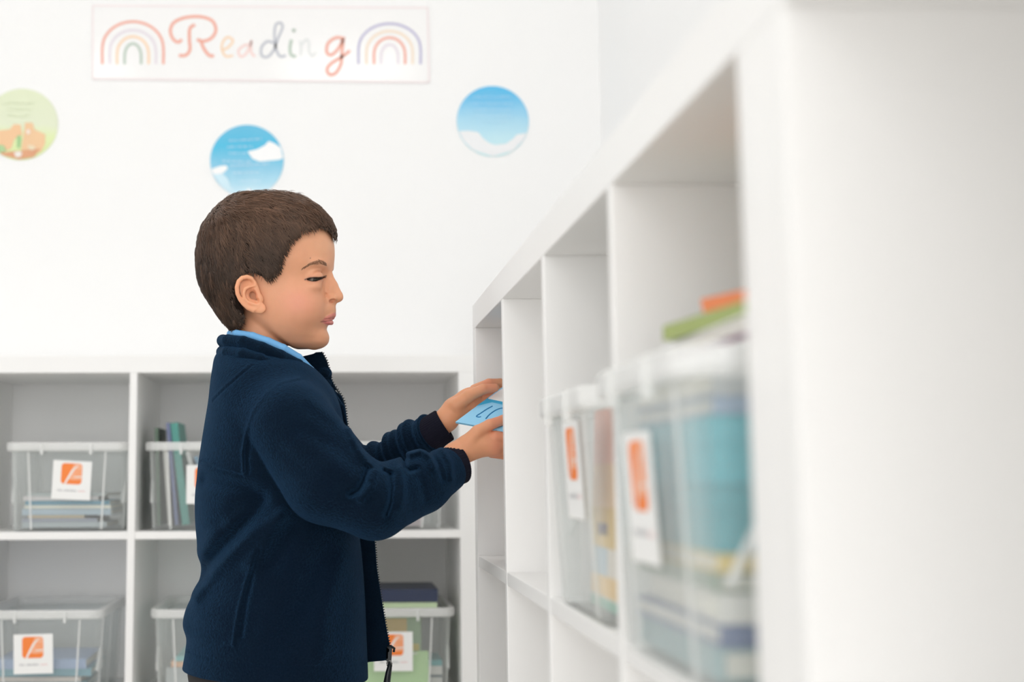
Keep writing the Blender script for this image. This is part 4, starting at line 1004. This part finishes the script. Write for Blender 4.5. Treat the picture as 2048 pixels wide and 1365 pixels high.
for s in (1, -1):
    P0 = bpts if s == 1 else mirror(bpts); T0 = bdir if s == 1 else mirror(bdir, True)
    f0 = skin(F32(P0)); g = np.stack([(skin(F32(P0+np.eye(3)[k]*0.8))-f0)/0.8 for k in range(3)], 1); g /= np.linalg.norm(g, axis=1, keepdims=True)+1e-9
    tufts('eyebrow', P0, g, T0, 5+3.5*rs.rand(len(P0)), 0.22, (0.24, 0.12, 0.066), (0.15, 0.35, -0.2), boy)
    UL = [(614, 558.5), (620, 556), (629, 555.5), (638, 555.8), (645, 555), (650, 553.5)]
    P0 = []; T0 = []
    for i in range(190):
        q = rs.rand()*4.99; k = int(q); f = q-k; x_ = UL[k][0]*(1-f)+UL[k+1][0]*f; y_ = UL[k][1]*(1-f)+UL[k+1][1]*f
        P0.append(onface(x_, y_-0.3)); a_ = q/5
        T0.append(np.array([0.25+0.75*a_, 0.75-0.55*a_, 0.55])+rs.randn(3)*0.09)
    P0 = np.array(P0, float); T0 = np.array(T0); T0 /= np.linalg.norm(T0, axis=1, keepdims=True)
    if s == -1: P0 = mirror(P0); T0 = mirror(T0, True)
    g = np.tile(np.array([[0.3, 0, -0.95]]), (len(P0), 1))
    tufts('eyelashes', P0, g, T0, 4.5+2.5*rs.rand(len(P0)), 0.4, (0.012, 0.008, 0.006), (-0.2, 0.0, 1.2), boy)
# ------------------------------------------------------------------ the blue card in the boy's hands
A_, AB, AC_ = np.array([911., 20, 845]), np.array([101., -106, -75]), np.array([129., 106, 23])
_cw = [dw(np.array(D(p[0], p[2], p[1]))) for p in (A_, A_+AB, A_+AC_)]
_cn = np.cross(_cw[1]-_cw[0], _cw[2]-_cw[0]); _cn /= np.linalg.norm(_cn); _cn = _cn if _cn[2] > 0 else -_cn
def cardp(s, t, up=0.0): return _cw[0]+(_cw[1]-_cw[0])*s+(_cw[2]-_cw[0])*t+_cn*up*SC
def cst(x, y):
    d = RW.T @ np.array([(x-CX)/FPX, -(y-CY)/FPX, 1.0]); o = np.array([0, 0, CAMZ])
    A = np.stack([_cw[1]-_cw[0], _cw[2]-_cw[0], -d], 1); r = np.linalg.solve(A, o-_cw[0]); return r[:2]
M_card = mat('light_blue_card', (0.27, 0.63, 0.9), 0.45); M_cd = mat('deep_blue_print', (0.02, 0.42, 0.72), 0.45); M_pen = mat('blue_marker_ink', (0.01, 0.2, 0.45), 0.5); M_edge = mat('card_edge', (0.75, 0.75, 0.74), 0.6)
t = empty('blue_booklet', tuple(cardp(0.5, 0.5))); tag(t, 'small light blue booklet with handwritten marks held by the boy in navy', 'booklet')
bpy.context.view_layer.update(); inv = t.matrix_world.inverted()
def ownc(o, p=t): o.parent = p; o.matrix_parent_inverse = inv; return o
q4 = [(0, 0), (0, 1.25), (1.05, 1.25), (1.05, 0)]
ownc(MB().hexa([cardp(a, b_, -2.6) for a, b_ in q4], [cardp(a, b_, 0.9) for a, b_ in q4]).build('cover', M_card))
ownc(MB().hexa([cardp(a, b_, -3.4) for a, b_ in [(0.005, 0.01), (0.005, 1.24), (1.04, 1.24), (1.04, 0.01)]], [cardp(a, b_, -2.6) for a, b_ in [(0.005, 0.01), (0.005, 1.24), (1.04, 1.24), (1.04, 0.01)]]).build('back_cover', M_edge))
def decal(poly, m, up, name):
    P = [cardp(*cst(x, y), up) for x, y in poly]; return ownc(MB().add(P, [tuple(range(len(P)))]).build(name, m))
decal([(953, 813.5), (976, 797), (1004, 801), (1010, 812), (984, 806)], M_cd, 1.1, 'deep_blue_patch')
decal([(976, 799), (1004, 779), (1012, 790), (1010, 806)], M_paper, 1.3, 'white_patch')
pen = MB()
for pts in ([(985, 814), (974, 820), (962, 828), (953, 834), (958, 836), (962, 835)], [(972, 839), (977, 833), (984, 827), (994, 821), (1004, 818), (1012, 819), (1014, 825), (1006, 832), (990, 840)]):
    pen.tube([cardp(*cst(x, y), 1.2) for x, y in [tuple(p) for p in spline([np.array(p, float) for p in pts], 4)]], 0.0009, 6)
ownc(pen.build('handwriting', M_pen, smooth=True))
# ------------------------------------------------------------------ things on the back wall
def wp(x, y, o=0.0): p = at(x, y, YB); return (p[0], YB-0.0015-o, p[2])
def ribbon(mb, pts, w_, mi, o, closed=False):
    S_ = spline([np.array(p, float) for p in pts], 8); n = len(S_); V = []
    ws = w_ if hasattr(w_, '__len__') else [w_]*len(pts)
    for i, p in enumerate(S_):
        t_ = S_[min(i+1, n-1)]-S_[max(i-1, 0)]; t_ /= np.linalg.norm(t_)+1e-9; nr = np.array([-t_[1], t_[0]])
        wv = np.interp(i/(n-1)*(len(pts)-1), range(len(pts)), ws)/2
        V += [wp(*(p-nr*wv), o), wp(*(p+nr*wv), o)]
    mb.add(V, [(2*i, 2*i+1, 2*i+3, 2*i+2) for i in range(n-1)], mi)
pal = {k: mat('print_'+k, v, 0.25) for k, v in dict(coral=(0.86, 0.42, 0.33), pink=(0.9, 0.66, 0.63), peach=(0.92, 0.68, 0.48), green=(0.48, 0.58, 0.5), violet=(0.52, 0.5, 0.68), lilac=(0.78, 0.72, 0.78), grey=(0.52, 0.54, 0.6), sand=(0.88, 0.74, 0.6), palegrey=(0.76, 0.78, 0.78)).items()}  # glare is put into these print colours, hence so pale
pk = list(pal)
M_bann = mat("laminated_sheet", (0.9, 0.895, 0.895), 0.12)
t = empty('banner', wp(520, 88)); tag(t, 'white laminated banner reading Reading between two pastel rainbows on the wall', 'banner'); bpy.context.view_layer.update(); inv = t.matrix_world.inverted()
cs = [(186, 12), (186, 158), (858, 165), (855, 16)]
ownc(MB().prism([wp(x, y, 0) for x, y in cs], np.array([0, 0.001, 0]), np.array([0, -0.0006, 0])).build('sheet', M_bann), t)
bd = MB()
for i in range(4):
    a, b_ = np.array(cs[i], float), np.array(cs[(i+1) % 4], float); ribbon(bd, [a, (a+b_)/2, b_], 3.2, 0, 0.001)
ownc(bd.build('border', mat('pink_border', (0.88, 0.78, 0.79), 0.3)), t)
def rainbow(cx_, bases, col, name, rx, top, bot):
    mb = MB()
    for k, (r, tp) in enumerate(zip(rx, top)):
        pts = [(cx_-r, bot)]+[(cx_-r*math.cos(a), (tp+ (bot-tp)*0.62)-(bot-tp)*0.62*math.sin(a)) for a in np.linspace(0, math.pi, 9)]+[(cx_+r, bot)]
        ribbon(mb, pts, 5.0, pk.index(col[k]), 0.0014)
    ownc(mb.build(name, [pal[k] for k in pk]), t)
rainbow(266, None, ['coral', 'lilac', 'peach', 'green'], 'rainbow', [61, 46, 31.5, 16.5], [44, 61, 74, 88], 129)
rainbow(779, None, ['violet', 'sand', 'coral', 'lilac'], 'rainbow', [62, 46, 31, 17], [48, 63, 76, 90], 129)
LET = [  # strokes of the word
    ('coral', [[(364, 80), (356, 85), (346, 78), (341, 62), (348, 46), (370, 36), (400, 34), (424, 42), (432, 60), (424, 76), (408, 83), (394, 80)], [(390, 50), (380, 58), (379, 80), (380, 100), (372, 111), (358, 112)], [(396, 80), (402, 84), (408, 98), (418, 111), (428, 113)]], 6),
    ('peach', [[(446, 101), (458, 94), (466, 82), (456, 75), (446, 84), (444, 100), (452, 113), (466, 112)]], 4.5),
    ('pink', [[(497, 90), (488, 92), (477, 102), (482, 114), (494, 106), (503, 82), (502, 104), (510, 114)]], 4.5),
    ('grey', [[(547, 86), (534, 84), (523, 96), (524, 112), (536, 114), (548, 100), (556, 78), (565, 56), (562, 47), (552, 50), (549, 70), (552, 98), (560, 113), (572, 112)]], 5),
    ('green', [[(583, 80), (580, 96), (582, 110), (592, 114)], [(585, 63), (588, 61), (589, 64)]], 6),
    ('palegrey', [[(600, 82), (602, 98), (601, 112)], [(602, 92), (612, 80), (618, 86), (618, 102), (624, 113), (632, 106)]], 4.5),
    ('coral', [[(690, 78), (672, 76), (656, 88), (654, 106), (664, 110), (678, 96), (686, 80), (684, 104), (682, 128), (672, 146), (660, 150), (654, 140), (662, 128), (684, 114), (700, 102)]], 6)]
for c_, strokes_, w_ in LET:
    mb = MB()
    for i, s_ in enumerate(strokes_): ribbon(mb, s_, w_, 0, 0.0012+0.0003*i)
    ownc(mb.build('letter', pal[c_]), t)
def disc_material(name, stops):
    m, nt, b = nmat(name); tc = nt.nodes.new('ShaderNodeTexCoord'); sp_ = nt.nodes.new('ShaderNodeSeparateXYZ'); mr = nt.nodes.new('ShaderNodeMapRange'); nz = nt.nodes.new('ShaderNodeTexNoise')
    nz.inputs['Scale'].default_value = 18; ad = nt.nodes.new('ShaderNodeMath'); ad.operation = 'MULTIPLY_ADD'; ad.inputs[1].default_value = 0.03
    nt.links.new(tc.outputs['Object'], sp_.inputs[0]); nt.links.new(tc.outputs['Object'], nz.inputs['Vector']); nt.links.new(nz.outputs['Fac'], ad.inputs[0]); nt.links.new(sp_.outputs['Z'], ad.inputs[2])
    mr.inputs['From Min'].default_value = 0.095; mr.inputs['From Max'].default_value = -0.065; nt.links.new(ad.outputs[0], mr.inputs['Value'])
    cr = nt.nodes.new('ShaderNodeValToRGB'); e_ = cr.color_ramp.elements
    while len(e_) < len(stops): e_.new(0.5)
    for el, (p, c_) in zip(e_, stops): el.position = p; el.color = (*c_, 1)
    nt.links.new(mr.outputs[0], cr.inputs[0]); nt.links.new(cr.outputs[0], b.inputs['Base Color']); b.inputs['Roughness'].default_value = 0.2
    return m
def disc(x, y, r, stops, label, shapes, lines, lcol, name='round_poster'):
    t = empty(name, wp(x, y)); tag(t, label, 'poster', 'round posters on the back wall'); m = disc_material('sky_print_%d' % int(abs(x)), stops)
    s = YB/FPX; th = np.linspace(0, 2*math.pi, 65)[:-1]
    P = [(r*s*math.cos(a), 0, r*s*math.sin(a)) for a in th]
    MB().prism(P, np.array([0, 0.001, 0]), np.array([0, -0.0008, 0])).build('disc', m, t)
    def loc(px_, py_, o): return ((px_-x)*s, -0.0012-o, -(py_-y)*s)
    mb = MB(); ms = []
    for i, (poly, c_) in enumerate(shapes):
        S_ = []
        for p in poly:
            d_ = math.hypot(p[0]-x, p[1]-y); k_ = min(1, (r-0.6)/max(d_, 1e-3)); S_.append(loc(x+(p[0]-x)*k_, y+(p[1]-y)*k_, 0.0003*i))
        mb.add(S_, [tuple(range(len(S_)))], i); ms.append(mat('picture', c_, 0.25))
    if ms: mb.build('picture', ms, t)
    lb = MB(); rr = random.Random(int(abs(x)))
    for (xa, xb, yy, tilt) in lines:
        xx = xa
        while xx < xb:
            w_ = rr.uniform(3, 9); w_ = min(w_, xb-xx); f = (xx-xa)
            k_ = 0
            while k_ < w_-1.4:   # small letter-like strokes, too soft in the photo to read
                h_ = rr.choice((2.4, 2.4, 3.6)); lb.add([loc(xx+k_, yy+tilt*f+1.2, 0.0016), loc(xx+k_+0.9, yy+tilt*f+1.2, 0.0016), loc(xx+k_+0.9, yy+tilt*f+1.2-h_, 0.0016), loc(xx+k_, yy+tilt*f+1.2-h_, 0.0016)], [(0, 1, 2, 3)]); k_ += 1.7
            xx += w_+2.0
    if lines: lb.build('text_lines', mat('text_print', lcol, 0.4), t)
    return t
disc(494, 322, 74.5, [(0, (0.12, 0.5, 0.74)), (0.3, (0.07, 0.5, 0.75)), (0.6, (0.25, 0.58, 0.78)), (0.85, (0.42, 0.7, 0.85)), (1, (0.6, 0.8, 0.9))], 'round blue sky poster with white clouds, just above the hair of the boy',
     [([(495, 303), (515, 298), (530, 290), (538, 281), (550, 286), (568, 292), (572, 316), (560, 320), (540, 322), (520, 324), (505, 318)], (0.9, 0.91, 0.92)),
      ([(420, 340), (440, 333), (452, 332), (456, 338), (446, 348), (428, 352), (420, 348)], (0.9, 0.91, 0.92)),
      ([(424, 352), (445, 349), (456, 360), (462, 378), (478, 392), (460, 392), (440, 380)], (0.6, 0.8, 0.9)), ([(485, 392), (498, 379), (508, 386), (516, 397)], (0.88, 0.9, 0.92))],
     [(458, 524, 281, -0.06), (454, 506, 294, -0.02), (458, 494, 307, 0.0), (444, 505, 323, 0.04), (462, 540, 333, -0.05), (466, 522, 348, -0.03), (478, 524, 365, -0.02)], (0.72, 0.82, 0.9))
disc(985.5, 243, 74, [(0, (0.1, 0.5, 0.82)), (0.22, (0.2, 0.56, 0.84)), (0.45, (0.38, 0.68, 0.86)), (0.75, (0.52, 0.78, 0.88)), (1, (0.58, 0.82, 0.86))], 'round pale blue poster with white cloud edges, furthest right on the back wall',
     [([(912, 265), (935, 263), (955, 266), (966, 280), (978, 289), (990, 293), (1012, 290), (1026, 280), (1034, 271), (1059, 269), (1056, 290), (1030, 312), (985, 320), (940, 310), (915, 290)], (0.84, 0.85, 0.87))],
     [(945, 1025, 192, 0), (940, 1030, 206, 0), (950, 1020, 219, 0), (945, 1025, 232, 0), (955, 1020, 245, 0)], (0.5, 0.74, 0.88))
disc(43, 249, 74, [(0, (0.72, 0.78, 0.56)), (0.5, (0.74, 0.79, 0.6)), (0.7, (0.73, 0.83, 0.45)), (1, (0.7, 0.8, 0.4))], 'round green poster with orange shapes low on it, at the left photo edge',
     [([(-35, 265), (0, 262), (20, 260), (28, 249), (42, 250), (44, 262), (46, 272), (30, 280), (24, 300), (0, 310), (-35, 300)], (0.85, 0.55, 0.32)),
      ([(50, 258), (50, 246), (66, 246), (70, 260), (92, 270), (92, 290), (84, 306), (60, 312), (44, 300), (48, 272)], (0.84, 0.56, 0.33)),
      ([(-20, 305), (10, 308), (50, 303), (84, 300), (75, 330), (40, 330), (0, 330)], (0.72, 0.36, 0.2)),
      ([(35, 274), (42, 272), (44, 280), (42, 298), (36, 298)], (0.36, 0.6, 0.28)), ([(-10, 290), (10, 294), (14, 304), (0, 310), (-14, 304)], (0.42, 0.62, 0.32)), ([(30, 308), (40, 305), (47, 308), (44, 317), (34, 318)], (0.85, 0.8, 0.74)),
      ([(54, 262), (60, 260), (62, 268), (56, 271)], (0.88, 0.8, 0.74)), ([(58, 292), (70, 294), (74, 300), (66, 304), (58, 300)], (0.82, 0.7, 0.5))],
     [(8, 70, 206, 0), (12, 66, 219, 0), (14, 60, 232, 0)], (0.64, 0.7, 0.5))
